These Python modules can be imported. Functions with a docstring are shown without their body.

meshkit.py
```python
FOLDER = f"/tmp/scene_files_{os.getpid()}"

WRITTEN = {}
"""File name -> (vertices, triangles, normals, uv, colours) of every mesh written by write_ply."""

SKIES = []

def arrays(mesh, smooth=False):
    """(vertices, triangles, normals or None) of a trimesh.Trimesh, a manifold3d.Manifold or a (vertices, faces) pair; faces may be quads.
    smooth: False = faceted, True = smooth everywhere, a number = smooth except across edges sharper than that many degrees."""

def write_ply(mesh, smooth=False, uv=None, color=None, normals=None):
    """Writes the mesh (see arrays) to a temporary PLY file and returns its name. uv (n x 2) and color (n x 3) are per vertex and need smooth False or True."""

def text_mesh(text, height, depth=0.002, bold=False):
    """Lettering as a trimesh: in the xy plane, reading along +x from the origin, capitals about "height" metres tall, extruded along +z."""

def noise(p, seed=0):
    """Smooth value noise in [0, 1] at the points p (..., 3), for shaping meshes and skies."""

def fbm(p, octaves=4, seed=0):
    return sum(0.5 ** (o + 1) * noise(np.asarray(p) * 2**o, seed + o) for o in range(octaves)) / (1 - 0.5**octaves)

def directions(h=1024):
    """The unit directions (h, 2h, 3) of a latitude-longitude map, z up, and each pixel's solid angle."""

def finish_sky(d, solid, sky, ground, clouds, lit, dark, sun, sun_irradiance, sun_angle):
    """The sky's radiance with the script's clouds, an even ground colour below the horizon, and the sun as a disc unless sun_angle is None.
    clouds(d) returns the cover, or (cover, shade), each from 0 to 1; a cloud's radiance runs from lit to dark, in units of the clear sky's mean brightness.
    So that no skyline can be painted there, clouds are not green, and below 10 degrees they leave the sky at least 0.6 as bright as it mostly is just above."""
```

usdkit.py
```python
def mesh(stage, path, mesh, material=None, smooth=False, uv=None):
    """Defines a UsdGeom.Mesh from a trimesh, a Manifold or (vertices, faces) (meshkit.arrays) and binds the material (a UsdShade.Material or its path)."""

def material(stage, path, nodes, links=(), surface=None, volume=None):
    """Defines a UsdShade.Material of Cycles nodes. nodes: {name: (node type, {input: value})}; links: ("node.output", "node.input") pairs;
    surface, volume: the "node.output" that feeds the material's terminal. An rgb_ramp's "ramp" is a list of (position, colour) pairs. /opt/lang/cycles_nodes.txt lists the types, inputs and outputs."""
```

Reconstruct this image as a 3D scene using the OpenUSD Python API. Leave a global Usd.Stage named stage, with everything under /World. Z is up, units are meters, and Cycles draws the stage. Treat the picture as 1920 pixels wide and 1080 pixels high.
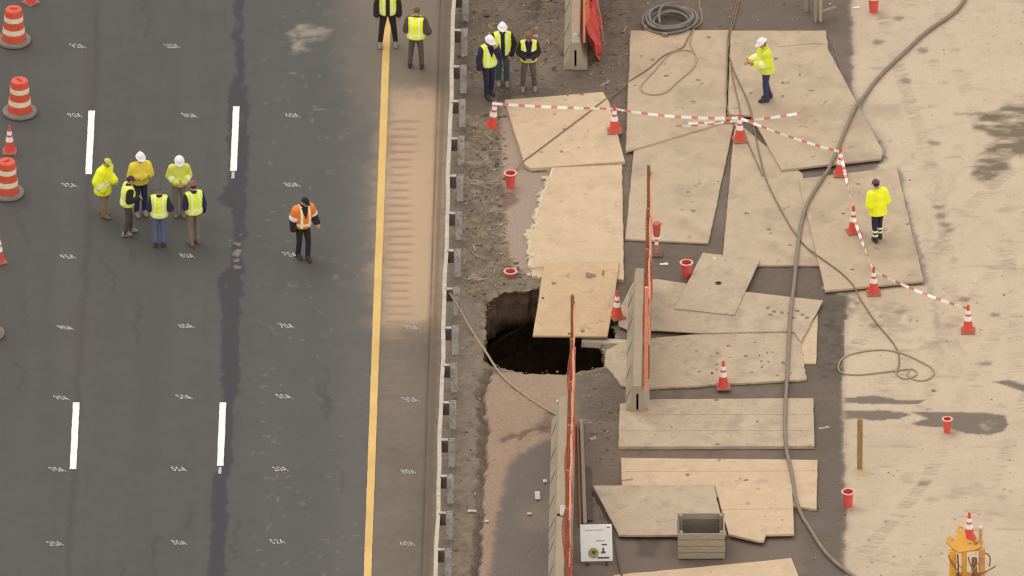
import math, random
import numpy as np, trimesh, shapely, usdkit, meshkit
from shapely.geometry import Polygon, Point
from scipy import ndimage
from scipy.interpolate import CubicSpline
from PIL import Image, ImageDraw
import manifold3d as m3
from manifold3d import Manifold
from pxr import Usd, UsdGeom, UsdLux, UsdShade, Gf, Sdf, Vt

random.seed(7)
rng = np.random.default_rng(7)
stage = Usd.Stage.CreateInMemory()
UsdGeom.SetStageUpAxis(stage, UsdGeom.Tokens.z)
UsdGeom.SetStageMetersPerUnit(stage, 1.0)
UsdGeom.Xform.Define(stage, '/World')
UsdGeom.Scope.Define(stage, '/World/Looks')

# ------------------------------------------------------------------ camera, sky, sun, exposure
DEP, YAW, FPX, SCALE = math.radians(29.3), 0.0138, 62000.0, 73.5
DIST = FPX / SCALE
FWD = np.array([-math.sin(YAW) * math.cos(DEP), math.cos(YAW) * math.cos(DEP), -math.sin(DEP)])
RIGHT = np.array([math.cos(YAW), math.sin(YAW), 0.0])
UP = np.cross(RIGHT, FWD)
EYE = -FWD * DIST
cam = UsdGeom.Camera.Define(stage, '/World/camera')
cam.CreateHorizontalApertureAttr(36.0); cam.CreateVerticalApertureAttr(20.25)
cam.CreateFocalLengthAttr(36.0 * FPX / 1920.0)
cam.CreateClippingRangeAttr(Gf.Vec2f(10.0, 6000.0))
cam.CreateExposureAttr(0.24)
cam.CreateFStopAttr(4.0); cam.CreateFocusDistanceAttr(784.0)
cam.AddTransformOp().Set(Gf.Matrix4d(*RIGHT, 0, *UP, 0, *(-FWD), 0, *EYE, 1))

SUN_EL, SUN_AZ = math.radians(58), math.radians(-35)      # azimuth from +y (away) towards +x
SUN = np.array([math.cos(SUN_EL) * math.sin(SUN_AZ), math.cos(SUN_EL) * math.cos(SUN_AZ), math.sin(SUN_EL)])
sky = UsdLux.DomeLight.Define(stage, '/World/sky')
usdkit.material(stage, '/World/Looks/sky_look', {
    'sky': ('sky_texture', {'sky_type': 'single_scattering', 'sun_disc': False, 'sun_elevation': SUN_EL, 'sun_rotation': SUN_AZ}),
    'co': ('texture_coordinate', {}),
    'n': ('noise_texture', {'scale': 2.2, 'detail': 6.0, 'roughness': 0.6}),
    'cover': ('rgb_ramp', {'ramp': [(0.0, (0.8, 0.8, 0.8)), (0.55, (0.95, 0.95, 0.95)), (1.0, (1, 1, 1))]}),
    'shade': ('rgb_ramp', {'ramp': [(0.25, (5.9, 5.85, 5.75)), (0.75, (8.8, 8.5, 8.0))]}),
    'mix': ('mix_color', {}),
    'bg': ('background_shader', {'strength': 0.12})},
    [('co.generated', 'n.vector'), ('n.fac', 'cover.fac'), ('n.fac', 'shade.fac'), ('cover.color', 'mix.fac'), ('sky.color', 'mix.a'), ('shade.color', 'mix.b'),
     ('mix.result', 'bg.color')], surface='bg.background')
UsdShade.MaterialBindingAPI.Apply(sky.GetPrim()).Bind(UsdShade.Material.Get(stage, '/World/Looks/sky_look'))
sun = UsdLux.DistantLight.Define(stage, '/World/sun')
sun.CreateIntensityAttr(0.24); sun.CreateAngleAttr(45.0); sun.CreateColorAttr(Gf.Vec3f(1.0, 0.95, 0.87))
sun.CreateNormalizeAttr(True)
zc = SUN; xc = np.cross([0, 1, 0], zc); xc /= np.linalg.norm(xc); yc = np.cross(zc, xc)
sun.AddTransformOp().Set(Gf.Matrix4d(*xc, 0, *yc, 0, *zc, 0, 0, 0, 60, 1))


# ------------------------------------------------------------------ helpers
def at(px, py, z=0.0):
    """Point of the place, at height z, where a sight line of the survey picture (1920 x 1080) meets it."""
    px, py = np.broadcast_arrays(np.asarray(px, float), np.asarray(py, float))
    d = FWD + RIGHT * ((px - 960) / FPX)[..., None] + UP * ((540 - py) / FPX)[..., None]
    t = (z - EYE[2]) / d[..., 2]
    return EYE + d * t[..., None]


def atp(pts, z=0.0):
    p = np.asarray(pts, float)
    return at(p[:, 0], p[:, 1], z)[:, :2]


K = 1.32


def C(r, g, b, k=K):
    """sRGB of a surface as seen under the grey sky -> base colour"""
    c = np.array([r, g, b], float) / 255
    return np.where(c <= 0.04045, c / 12.92, ((c + 0.055) / 1.055) ** 2.4) / k


used = {}


def numbered(path):
    n = used.get(path, 0); used[path] = n + 1
    return path if n == 0 else f'{path}_{n:03d}'


def tag(prim, label=None, cat=None, group=None, kind=None):
    p = prim.GetPrim() if hasattr(prim, 'GetPrim') else prim
    for k, v in (('label', label), ('category', cat), ('group', group), ('kind', kind)):
        if v: p.SetCustomDataByKey(k, v)
    return p


def thing(name, label=None, cat=None, loc=(0, 0, 0), rotz=0.0, group=None, kind=None):
    x = UsdGeom.Xform.Define(stage, numbered('/World/' + name))
    x.AddTranslateOp().Set(Gf.Vec3d(*map(float, loc)))
    x.AddRotateZOp().Set(float(math.degrees(rotz)))
    return tag(x, label, cat, group, kind)


def obj(name, mesh, material, parent=None, smooth=False):
    base = str(parent.GetPath()) if parent is not None else '/World'
    if isinstance(mesh, list): mesh = trimesh.util.concatenate(mesh)
    return usdkit.mesh(stage, numbered(base + '/' + name), mesh, material, smooth=smooth).GetPrim()


def place(prim, loc, rotz=0.0):
    x = UsdGeom.Xform(prim)
    ops = x.GetOrderedXformOps()
    ops[0].Set(Gf.Vec3d(*map(float, loc))); ops[1].Set(float(math.degrees(rotz)))


def dup(root, loc, rotz, label, group=None):
    was = root.GetCustomData()
    base = root.GetName().rstrip('0123456789').rstrip('_')
    r = thing(base, label, was['category'], loc, rotz, group or was.get('group'))
    r.GetReferences().AddInternalReference(root.GetPath()); r.SetInstanceable(True)
    return r


def box(cx, cy, cz, sx, sy, sz, rz=0.0, b=0.0):
    if b > 0:
        pts = []
        for i in range(3):
            h = np.array([sx, sy, sz]) / 2 - b; h[i] += b
            pts += [[a * h[0], c * h[1], e * h[2]] for a in (-1, 1) for c in (-1, 1) for e in (-1, 1)]
        m = trimesh.convex.convex_hull(np.array(pts))
    else:
        m = trimesh.creation.box([sx, sy, sz])
    if rz: m.apply_transform(trimesh.transformations.rotation_matrix(rz, [0, 0, 1]))
    m.apply_translation([cx, cy, cz])
    return m


def tube(points, r, sides=8, closed=False):
    p = np.asarray(points, float)
    t = np.gradient(p, axis=0); t /= np.linalg.norm(t, axis=1, keepdims=True) + 1e-12
    a = np.cross(t, np.where(np.abs(t[:, 2:]) < 0.9, [0, 0, 1.0], [1.0, 0, 0])); a /= np.linalg.norm(a, axis=1, keepdims=True)
    b = np.cross(t, a)
    ang = np.arange(sides) * 2 * np.pi / sides
    rr = np.broadcast_to(r, (len(p),))[:, None, None]
    v = p[:, None] + rr * (np.cos(ang)[None, :, None] * a[:, None] + np.sin(ang)[None, :, None] * b[:, None])
    i, j = np.meshgrid(np.arange(len(p) - 1), np.arange(sides), indexing='ij')
    q = np.stack([i * sides + j, i * sides + (j + 1) % sides, (i + 1) * sides + (j + 1) % sides, (i + 1) * sides + j], -1).reshape(-1, 4)
    f = np.vstack([q[:, [0, 2, 1]], q[:, [0, 3, 2]]])
    n = len(p) * sides
    v = np.vstack([v.reshape(-1, 3), p[:1], p[-1:]])
    caps = [[n, k, (k + 1) % sides] for k in range(sides)] + [[n + 1, n - sides + (k + 1) % sides, n - sides + k] for k in range(sides)]
    return trimesh.Trimesh(v, np.vstack([f, caps]), process=False)


def spline(pts, step=0.08):
    p = np.asarray(pts, float)
    s = np.r_[0, np.cumsum(np.linalg.norm(np.diff(p[:, :2], axis=0), axis=1) + 1e-6)]
    cs = CubicSpline(s ** 1.0, p)
    return cs(np.linspace(0, s[-1], max(8, int(s[-1] / step))))


def revolve(profile, n=28):
    return trimesh.creation.revolve(np.array(profile, float), sections=n)


def slab(poly, z0, z1, inset=0.012, seg=0.25, jit=0.004):
    """A plate of polygon outline, its top edge chamfered and a little uneven."""
    p = np.asarray(poly, float)
    if Polygon(p).exterior.is_ccw is False: p = p[::-1]
    d = []
    for a, b in zip(p, np.roll(p, -1, 0)):
        n = max(1, int(np.linalg.norm(b - a) / seg))
        d += [a + (b - a) * k / n + (rng.normal(0, jit, 2) if k else 0) for k in range(n)]
    d = np.array(d); n = len(d)
    t = np.roll(d, -1, 0) - np.roll(d, 1, 0); nn = np.stack([-t[:, 1], t[:, 0]], 1); nn /= np.linalg.norm(nn, axis=1, keepdims=True) + 1e-9
    top = d + nn * inset
    v = np.vstack([np.c_[d, np.full(n, z0)], np.c_[d, np.full(n, z1 - inset)], np.c_[top, np.full(n, z1)]])
    k = np.arange(n); k2 = (k + 1) % n
    f = [np.stack([k + o, k2 + o, k2 + o + n], 1) for o in (0, n)] + [np.stack([k + o, k2 + o + n, k + o + n], 1) for o in (0, n)]
    tri = np.asarray(m3.triangulate([top]))
    tb = np.asarray(m3.triangulate([d]))[:, ::-1]
    return trimesh.Trimesh(v, np.vstack(f + [tri + 2 * n, tb]), process=False)


looks = {}


def mat(name, rgb, rough=0.7, var=0.12, scale=6.0, rgb2=None, metallic=0.0, bump=0.0, bscale=60.0, ramp=(0.35, 0.65), detail=5.0, extra=None, spec=0.35, stretch=(1, 1, 1)):
    """Base colour wandering between two tones by noise in object space, with fine bump."""
    if name in looks: return looks[name]
    rgb = np.asarray(rgb, float)
    lo, hi = rgb * (1 - var), rgb * (1 + var)
    if rgb2 is not None: lo, hi = rgb2, rgb
    nodes = {'co': ('texture_coordinate', {}), 'map': ('mapping', {'scale': stretch}),
             'n': ('noise_texture', {'scale': scale, 'detail': detail, 'roughness': 0.62}),
             'r': ('rgb_ramp', {'ramp': [(ramp[0], tuple(lo)), (ramp[1], tuple(hi))]}),
             'p': ('principled_bsdf', {'roughness': rough, 'metallic': metallic, 'specular_ior_level': spec})}
    links = [('co.object', 'map.vector'), ('map.vector', 'n.vector'), ('n.fac', 'r.fac')]
    out = 'r.color'
    if extra:      # (scale, threshold lo, hi, colour): spots
        for i, (sc, a, b, c2) in enumerate(extra):
            nodes |= {f'n{i}': ('noise_texture', {'scale': sc, 'detail': 4.0, 'roughness': 0.6}), f'm{i}': ('rgb_ramp', {'ramp': [(a, (0, 0, 0)), (b, (1, 1, 1))]}),
                      f'x{i}': ('mix_color', {'b': tuple(c2)})}
            links += [('map.vector', f'n{i}.vector'), (f'n{i}.fac', f'm{i}.fac'), (f'm{i}.color', f'x{i}.fac'), (out, f'x{i}.a')]
            out = f'x{i}.result'
    links.append((out, 'p.base_color'))
    if bump:
        nodes |= {'bn': ('noise_texture', {'scale': bscale, 'detail': 4.0}), 'b': ('bump', {'strength': 0.6, 'distance': bump})}
        links += [('map.vector', 'bn.vector'), ('bn.fac', 'b.height'), ('b.normal', 'p.normal')]
    looks[name] = usdkit.material(stage, '/World/Looks/' + name, nodes, links, surface='p.BSDF')
    return looks[name]


def surface_look(name, bump=0.01, fine=0.1, fscale=40.0, rough=0.85, bscale=25.0):
    """Ground: the colour and wetness of each spot come with the mesh, fine grain on top."""
    nodes = {'a': ('attribute', {'attribute': 'tone'}), 'w': ('attribute', {'attribute': 'wet'}), 'g': ('geometry', {}),
             'n': ('noise_texture', {'scale': fscale, 'detail': 6.0, 'roughness': 0.7}),
             'r': ('rgb_ramp', {'ramp': [(0.3, (1 - fine,) * 3), (0.7, (1 + fine,) * 3)]}),
             'm': ('mix_color', {'blend_type': 'multiply', 'fac': 1.0, 'use_clamp': False}),
             'rr': ('map_range', {'from_min': 0.0, 'from_max': 1.0, 'to_min': rough, 'to_max': 0.32}),
             'bn': ('noise_texture', {'scale': bscale, 'detail': 6.0, 'roughness': 0.65}), 'b': ('bump', {'strength': 0.7, 'distance': bump}),
             'p': ('principled_bsdf', {'specular_ior_level': 0.35})}
    links = [('g.position', 'n.vector'), ('g.position', 'bn.vector'), ('n.fac', 'r.fac'), ('a.color', 'm.a'), ('r.color', 'm.b'), ('m.result', 'p.base_color'),
             ('w.fac', 'rr.value'), ('rr.result', 'p.roughness'), ('bn.fac', 'b.height'), ('b.normal', 'p.normal')]
    looks[name] = usdkit.material(stage, '/World/Looks/' + name, nodes, links, surface='p.BSDF')
    return looks[name]


looks['printed'] = usdkit.material(stage, '/World/Looks/printed', {'a': ('attribute', {'attribute': 'tone'}), 'p': ('principled_bsdf', {'roughness': 0.45})},
                                   [('a.color', 'p.base_color')], surface='p.BSDF')


def set_tone(prim, col, wet=None):
    api = UsdGeom.PrimvarsAPI(prim)
    api.CreatePrimvar('tone', Sdf.ValueTypeNames.Color3fArray, 'vertex').Set(Vt.Vec3fArray.FromNumpy(np.asarray(col, np.float32)))
    if wet is not None:
        api.CreatePrimvar('wet', Sdf.ValueTypeNames.FloatArray, 'vertex').Set(Vt.FloatArray.FromNumpy(np.asarray(wet, np.float32)))


# ------------------------------------------------------------------ ground: one fine height field cut into road, verge and yard
GX0, GX1, GY0, GY1, DX, DY = -17.0, 17.0, -19.0, 19.0, 0.045, 0.055
gx = np.arange(GX0, GX1 + DX / 2, DX); gy = np.arange(GY0, GY1 + DY / 2, DY)
X, Y = np.meshgrid(gx, gy)
NY, NX = X.shape
P3 = np.stack([X, Y, np.zeros_like(X)], -1)


def fb(scale, seed, sx=1.0, sy=1.0, octaves=4):
    return meshkit.fbm(np.stack([X * scale * sx + 100, Y * scale * sy + 100, np.zeros_like(X) + seed * 7.3], -1), octaves, seed)


n_big, n_mid, n_fine = fb(0.35, 1), fb(1.4, 2), fb(6.0, 3)
n_grit = fb(14.0, 4, octaves=2)
wx, wy = (fb(2.2, 5) - 0.5), (fb(2.2, 6) - 0.5)
wx2, wy2 = (fb(0.8, 15) - 0.5), (fb(0.8, 16) - 0.5)


def cells(w):
    w = np.asarray(w, float)
    return np.stack([(w[:, 0] - GX0) / DX, (w[:, 1] - GY0) / DY], 1)


def soft(raw, blur, warp, big=0.0):
    a = np.asarray(raw, np.float32) / 255
    if blur: a = ndimage.gaussian_filter(a, [blur / DY, blur / DX])
    if warp or big:
        iy, ix = np.mgrid[0:NY, 0:NX].astype(np.float32)
        a = ndimage.map_coordinates(a, [iy + (wy * warp + wy2 * big) / DY, ix + (wx * warp + wx2 * big) / DX], order=1, mode='nearest')
    return a


def area(*polys, blur=0.05, warp=0.25, big=0.0):
    im = Image.new('L', (NX, NY)); d = ImageDraw.Draw(im)
    for p in polys: d.polygon([tuple(q) for q in cells(atp(p))], fill=255)
    return soft(im, blur, warp, big)


def line(pts, width, blur=0.03, warp=0.2, big=0.0):
    w = atp(pts)
    s = shapely.LineString(w).buffer(width / 2, cap_style='flat')
    im = Image.new('L', (NX, NY)); ImageDraw.Draw(im).polygon([tuple(q) for q in cells(np.array(s.exterior.coords))], fill=255)
    return soft(im, blur, warp, big)


X_YELLOW = float(at(706, 600)[0]); X_RAIL = float(at(831, 600, 0.7)[0])
X_CURB = X_RAIL - 0.10
X_YARD = float(at(1052, 880)[0]) - 0.35
PX = 960 + (X - 0) * 73.5          # rough column of the survey picture

tone = np.zeros((NY, NX, 3)); wet = np.zeros((NY, NX)); H = np.zeros((NY, NX))


def lay(mask, rgb, amount=1.0):
    global tone
    m = (mask * amount)[..., None]
    tone = tone * (1 - m) + np.asarray(rgb) * m


# road
streak = fb(1.0, 21, 2.2, 0.10, 3) - 0.5
streak2 = fb(1.0, 22, 6.0, 0.25, 3) - 0.5
tone[:] = C(92, 89, 85)
tone *= (1 + 0.16 * streak + 0.10 * streak2 + 0.14 * (n_mid - 0.5) + 0.12 * (n_fine - 0.5))[..., None]
lane3 = 1 / (1 + np.exp(-(X - at(520, 500)[0]) / 0.4))
lay(lane3, C(102, 100, 95) * (1 + 0.2 * (n_mid[..., None] - 0.5)), 0.55)
lay(line([(185, -60), (180, 150), (170, 300), (166, 480), (155, 640), (150, 740), (142, 880), (132, 1000), (124, 1140)], 0.09, 0.04, 0.22), C(76, 71, 68), 0.6)
lay(line([(170, 90), (172, 190)], 0.12, 0.05, 0.4) + line([(148, 560), (150, 700)], 0.1, 0.05, 0.5), C(90, 84, 81), 0.6)
lay(area([(441, -60), (444, 140), (434, 160), (430, 300), (428, 345), (414, 365), (416, 385), (440, 392), (441, 440), (430, 500), (412, 520), (411, 565), (418, 590), (418, 740), (424, 760), (420, 880),
          (402, 890), (398, 1000), (392, 1140), (420, 1140), (424, 1000), (428, 890), (436, 870), (440, 760), (448, 700), (452, 560), (455, 500), (462, 440), (463, 390), (462, 340), (464, 300), (467, 165), (456, 140), (455, -60)],
         blur=0.02, warp=0.42) * np.clip(6 * (fb(1.6, 71, 1.5, 0.5) - 0.26), 0, 1), C(70, 66, 71), 0.88)
lay(area([(441, 470), (435, 450), (447, 440), (455, 460), (449, 500), (440, 505)], blur=0.02, warp=0.4) * (n_fine > 0.5), C(160, 152, 146), 0.6)
for pts_ in ([(300, -60), (296, 300), (288, 700), (280, 1140)], [(40, -60), (30, 400), (10, 900)], [(600, -60), (590, 400), (570, 1140)]):
    lay(line(pts_, 0.9, 0.30, 0.4), C(86, 83, 80), 0.35)
for _ in range(16):
    u, v = rng.uniform(20, 690), rng.uniform(-20, 1090)
    pp_ = [(u, v)]
    for q in range(5): pp_.append((pp_[-1][0] + rng.uniform(-9, 14), pp_[-1][1] + rng.uniform(6, 22)))
    lay(line(pp_, 0.05, 0.012, 0.4), C(72, 69, 67), 0.45)
for _ in range(26):
    u, v = rng.uniform(20, 690), rng.uniform(-20, 1090); a_ = rng.uniform(4, 16)
    lay(area([(u - a_, v), (u, v - a_ * 0.4), (u + a_, v), (u, v + a_ * 0.5)], blur=0.10, warp=0.5), C(80, 76, 74), rng.uniform(0.15, 0.45))
scuff = Image.new('L', (NX, NY)); ds = ImageDraw.Draw(scuff)
for _ in range(300):
    u = rng.uniform(470, 705) if rng.random() < 0.8 else rng.uniform(0, 470)
    v = rng.uniform(-40, 1100)
    dens = 1.0 if u > 470 else 0.12
    if rng.random() > dens: continue
    c = cells(atp([(u, v)]))[0]; a = rng.uniform(-0.6, 0.6) + (1.57 if rng.random() < 0.4 else 0); L = rng.uniform(0.3, 2.6) * (2.4 if rng.random() < 0.12 else 1)
    ds.line([tuple(c), (c[0] + L * math.cos(a), c[1] + L * math.sin(a))], fill=int(rng.uniform(25, 170)), width=1 if rng.random() < 0.93 else 2)
lay(soft(scuff, 0.012, 0.2), C(168, 160, 150), 0.6)
lay(area([(548, 62), (560, 50), (600, 48), (622, 55), (618, 70), (590, 78), (585, 92), (565, 96), (545, 84), (558, 76)], blur=0.05, warp=0.9) * np.clip(4 * (fb(4.0, 81, 0.6, 1.5) - 0.28), 0, 1), C(166, 155, 138), 0.8)
lay(line([(690, -60), (690, 300), (672, 700), (650, 1140)], 0.5, 0.35, 0.3), C(122, 114, 108), 0.35)
# shoulder
sh = 1 / (1 + np.exp(-(X - X_YELLOW - 0.02) / 0.05))
lay(sh, C(122, 110, 97)[None, None] * (1 + 0.35 * (n_mid[..., None] - 0.5) + 0.3 * (n_fine[..., None] - 0.5)))
lay(area([(640, -60), (850, -60), (850, 200), (735, 215), (690, 120), (660, 20)], blur=0.5, warp=0.8), C(140, 124, 107), 0.75)
sand = area([(738, 175), (832, 175), (836, 400), (826, 600), (722, 620), (728, 400)], blur=0.30, warp=0.9)
lay(np.clip(sand * 1.25 * (0.75 + 0.5 * n_mid), 0, 1), C(194, 165, 136))
lay(area([(742, 300), (826, 300), (824, 560), (735, 560)], blur=0.5, warp=0.6), C(206, 175, 143), 0.75)
lay(area([(735, 660), (760, 690), (818, 700), (812, 820), (735, 800)], blur=0.5, warp=0.8), C(140, 126, 108), 0.5)
lay(area([(640, 95), (700, 60), (725, 200), (700, 260)], blur=0.3, warp=0.8), C(134, 121, 108), 0.5)
rail_shade_band = np.exp(-((X - X_CURB + 0.12) / 0.10) ** 2)
lay(rail_shade_band, C(118, 101, 84), 0.75)  # shade along the foot of the guardrail, painted into the ground colour
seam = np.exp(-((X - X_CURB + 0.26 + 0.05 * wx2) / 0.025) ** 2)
lay(seam, C(92, 78, 66), 0.8)  # curb-line shadow painted as a thin dark line, over a shallow dip
H -= 0.02 * seam
# rumble grooves: milled dips, half full of sand
yg0, yg1 = at(750, 640)[1], at(750, 225)[1]
gxa, gxb = X_YELLOW + 0.20, X_YELLOW + 0.20 + 0.60
inside = (1 / (1 + np.exp(-(X - gxa - 0.1 * wx) / 0.03))) * (1 / (1 + np.exp((X - gxb - 0.5 * wx2) / 0.05)))
ph = ((Y - yg0) / 0.405) % 1.0
groove = inside * np.exp(-((ph - 0.5) / 0.17) ** 2) * (Y > yg0 - 3.5) * (Y < yg1)
H -= 0.014 * groove
fade = np.clip(0.2 + 1.3 * fb(0.5, 31), 0, 1) * np.clip((Y - yg0 + 0.4) / 0.5, 0.25, 1)
lay(np.clip(groove * fade * 1.3, 0, 1), C(160, 129, 102), 0.75)
# verge
ver = 1 / (1 + np.exp(-(X - X_CURB) / 0.03))
lay(ver, C(137, 122, 106)[None, None] * (1 + 0.35 * (n_mid[..., None] - 0.5) + 0.5 * (n_fine[..., None] - 0.5) + 0.4 * (n_grit[..., None] - 0.5)))
lay(area([(850, 190), (945, 190), (960, 320), (955, 540), (915, 560), (862, 560)], blur=0.2, warp=0.6) * np.clip(3.2 * (n_fine - 0.45), 0, 1), C(98, 82, 64), 0.9)
lay(area([(850, 190), (945, 190), (960, 320), (955, 540), (915, 560), (862, 560)], blur=0.2, warp=0.6) * np.clip(4 * (fb(4.0, 41) - 0.52), 0, 1), C(178, 160, 130), 0.75)
lay(area([(842, -60), (1182, -60), (1182, 330), (1170, 310), (1140, 178), (950, 186), (900, 215), (852, 205)], blur=0.12, warp=0.5) * np.clip(0.4 + 2.2 * (n_mid - 0.3), 0, 1), C(114, 100, 87), 0.9)
lay(area([(842, -60), (1600, -60), (1590, 56), (1180, 56), (1178, 170), (860, 200)], blur=0.15, warp=0.5) * np.clip(5 * (fb(1.9, 72) - 0.56), 0, 1), C(140, 126, 112), 0.7)
lay(area([(842, -60), (1600, -60), (1590, 56), (1180, 56), (1178, 170), (860, 200)], blur=0.15, warp=0.5) * np.clip(5 * (fb(2.6, 73) - 0.58), 0, 1), C(84, 71, 61), 0.8)
lay(area([(1000, 40), (1056, 30), (1056, 130), (990, 150)], blur=0.15, warp=0.6), C(140, 120, 104), 0.6)
lay(area([(900, 60), (985, 40), (1000, 180), (900, 190)], blur=0.2, warp=0.6) * np.clip(3 * (n_fine - 0.45), 0, 1), C(78, 67, 58), 0.8)
lay(area([(1060, 128), (1178, 120), (1178, 300), (1130, 170), (1050, 172)], blur=0.1, warp=0.5) * np.clip(2.5 * (n_fine - 0.3), 0, 1), C(112, 92, 80), 0.8)
# yard asphalt
lay(area([(1160, -60), (1640, -60), (1640, 1200), (1090, 1200), (1098, 800), (1150, 690), (1168, 540), (1172, 300)], blur=0.1, warp=0.35),
    C(126, 110, 97)[None, None] * (1 + 0.5 * (n_mid[..., None] - 0.5) + 0.3 * (n_fine[..., None] - 0.5)))
lay(area([(1150, -60), (1610, -60), (1600, 60), (1180, 60)], blur=0.15, warp=0.5) * np.clip(0.5 + 2 * (n_mid - 0.4), 0, 1), C(106, 93, 81), 0.8)
lay(area([(1170, 440), (1560, 440), (1560, 570), (1170, 545)], blur=0.08, warp=0.3), C(114, 99, 86) * (0.85 + 0.3 * n_fine[..., None]), 0.85)
lay(area([(1470, 690), (1520, 560), (1590, 560), (1586, 1140), (1515, 1140)], blur=0.1, warp=0.4) * np.clip(0.2 + 2.4 * (n_mid - 0.25), 0, 1), C(104, 91, 79), 0.75)
lay(area([(1530, 590), (1575, 560), (1588, 700), (1540, 710)], blur=0.12, warp=0.5) * np.clip(2.6 * (n_fine - 0.35), 0, 1), C(74, 66, 61), 0.8)
lay(area([(1095, 780), (1165, 770), (1165, 905), (1110, 910)], blur=0.15, warp=0.4), C(128, 112, 99), 0.9)
lay(area([(1075, 700), (1135, 675), (1165, 660), (1168, 790), (1095, 785)], blur=0.08, warp=0.5) * np.clip(0.3 + 2.5 * (n_fine - 0.3), 0, 1), C(108, 95, 85), 0.9)
lay(area([(1130, 1003), (1500, 1000), (1500, 1060), (1160, 1075)], blur=0.1, warp=0.4), C(126, 110, 98), 0.8)
lay(area([(1195, 985), (1240, 1000), (1230, 1045), (1195, 1040)], blur=0.05, warp=0.4), C(96, 82, 74), 0.7)
wet += 0.5 * area([(1480, 850), (1585, 850), (1585, 1140), (1500, 1140)], blur=0.15, warp=0.4) * np.clip(3 * (n_mid - 0.4), 0, 1)
# mud, sand and wet patch beside the barrier
mud = area([(942, 195), (962, 215), (990, 318), (1045, 318), (1006, 420), (990, 470), (1000, 520), (968, 500), (948, 440), (952, 380), (944, 300)], blur=0.05, warp=0.2)
lay(mud, C(175, 150, 132) * (0.93 + 0.14 * n_big[..., None])); wet += 0.5 * mud
lay(area([(942, 358), (965, 358), (972, 375), (950, 392), (942, 388)], blur=0.04, warp=0.3), C(120, 84, 66), 0.75)  # reddish-brown shade below the bucket, painted into the mud colour
sandy = area([(912, 700), (1060, 690), (1075, 720), (1065, 1140), (902, 1140), (905, 900), (908, 780)], blur=0.04, warp=0.3)
lay(sandy, C(172, 146, 124) * (0.9 + 0.2 * n_mid[..., None]))
wetp = area([(1000, 838), (1030, 820), (1080, 815), (1080, 1160), (918, 1160), (930, 1000), (952, 890), (972, 850)], blur=0.06, warp=0.35)
lay(wetp, C(104, 91, 81) * (0.85 + 0.3 * n_mid[..., None]), 0.95); wet += 0.7 * wetp
lay(area([(975, 955), (1045, 935), (1045, 985), (985, 995)], blur=0.15, warp=0.5), C(136, 118, 98), 0.6)
lay(line([(938, 826), (960, 815), (975, 822), (1000, 805), (1030, 800), (1022, 812)], 0.16, 0.03, 0.5), C(112, 92, 78), 0.8)
lay(area([(1005, 795), (1040, 770), (1042, 800), (1018, 806)], blur=0.05, warp=0.4), C(118, 98, 84), 0.7)
crack_pts = [(915, 690), (906, 740), (906, 820), (903, 880), (901, 930), (900, 990), (896, 1060), (894, 1160)]
crack = line(crack_pts, 0.14, 0.025, 0.45)
lay(crack, C(70, 58, 50), 0.9); H -= 0.10 * crack
lay(line([(p[0] - 5, p[1]) for p in crack_pts], 0.10, 0.03, 0.5), C(150, 133, 114), 0.5)
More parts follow.
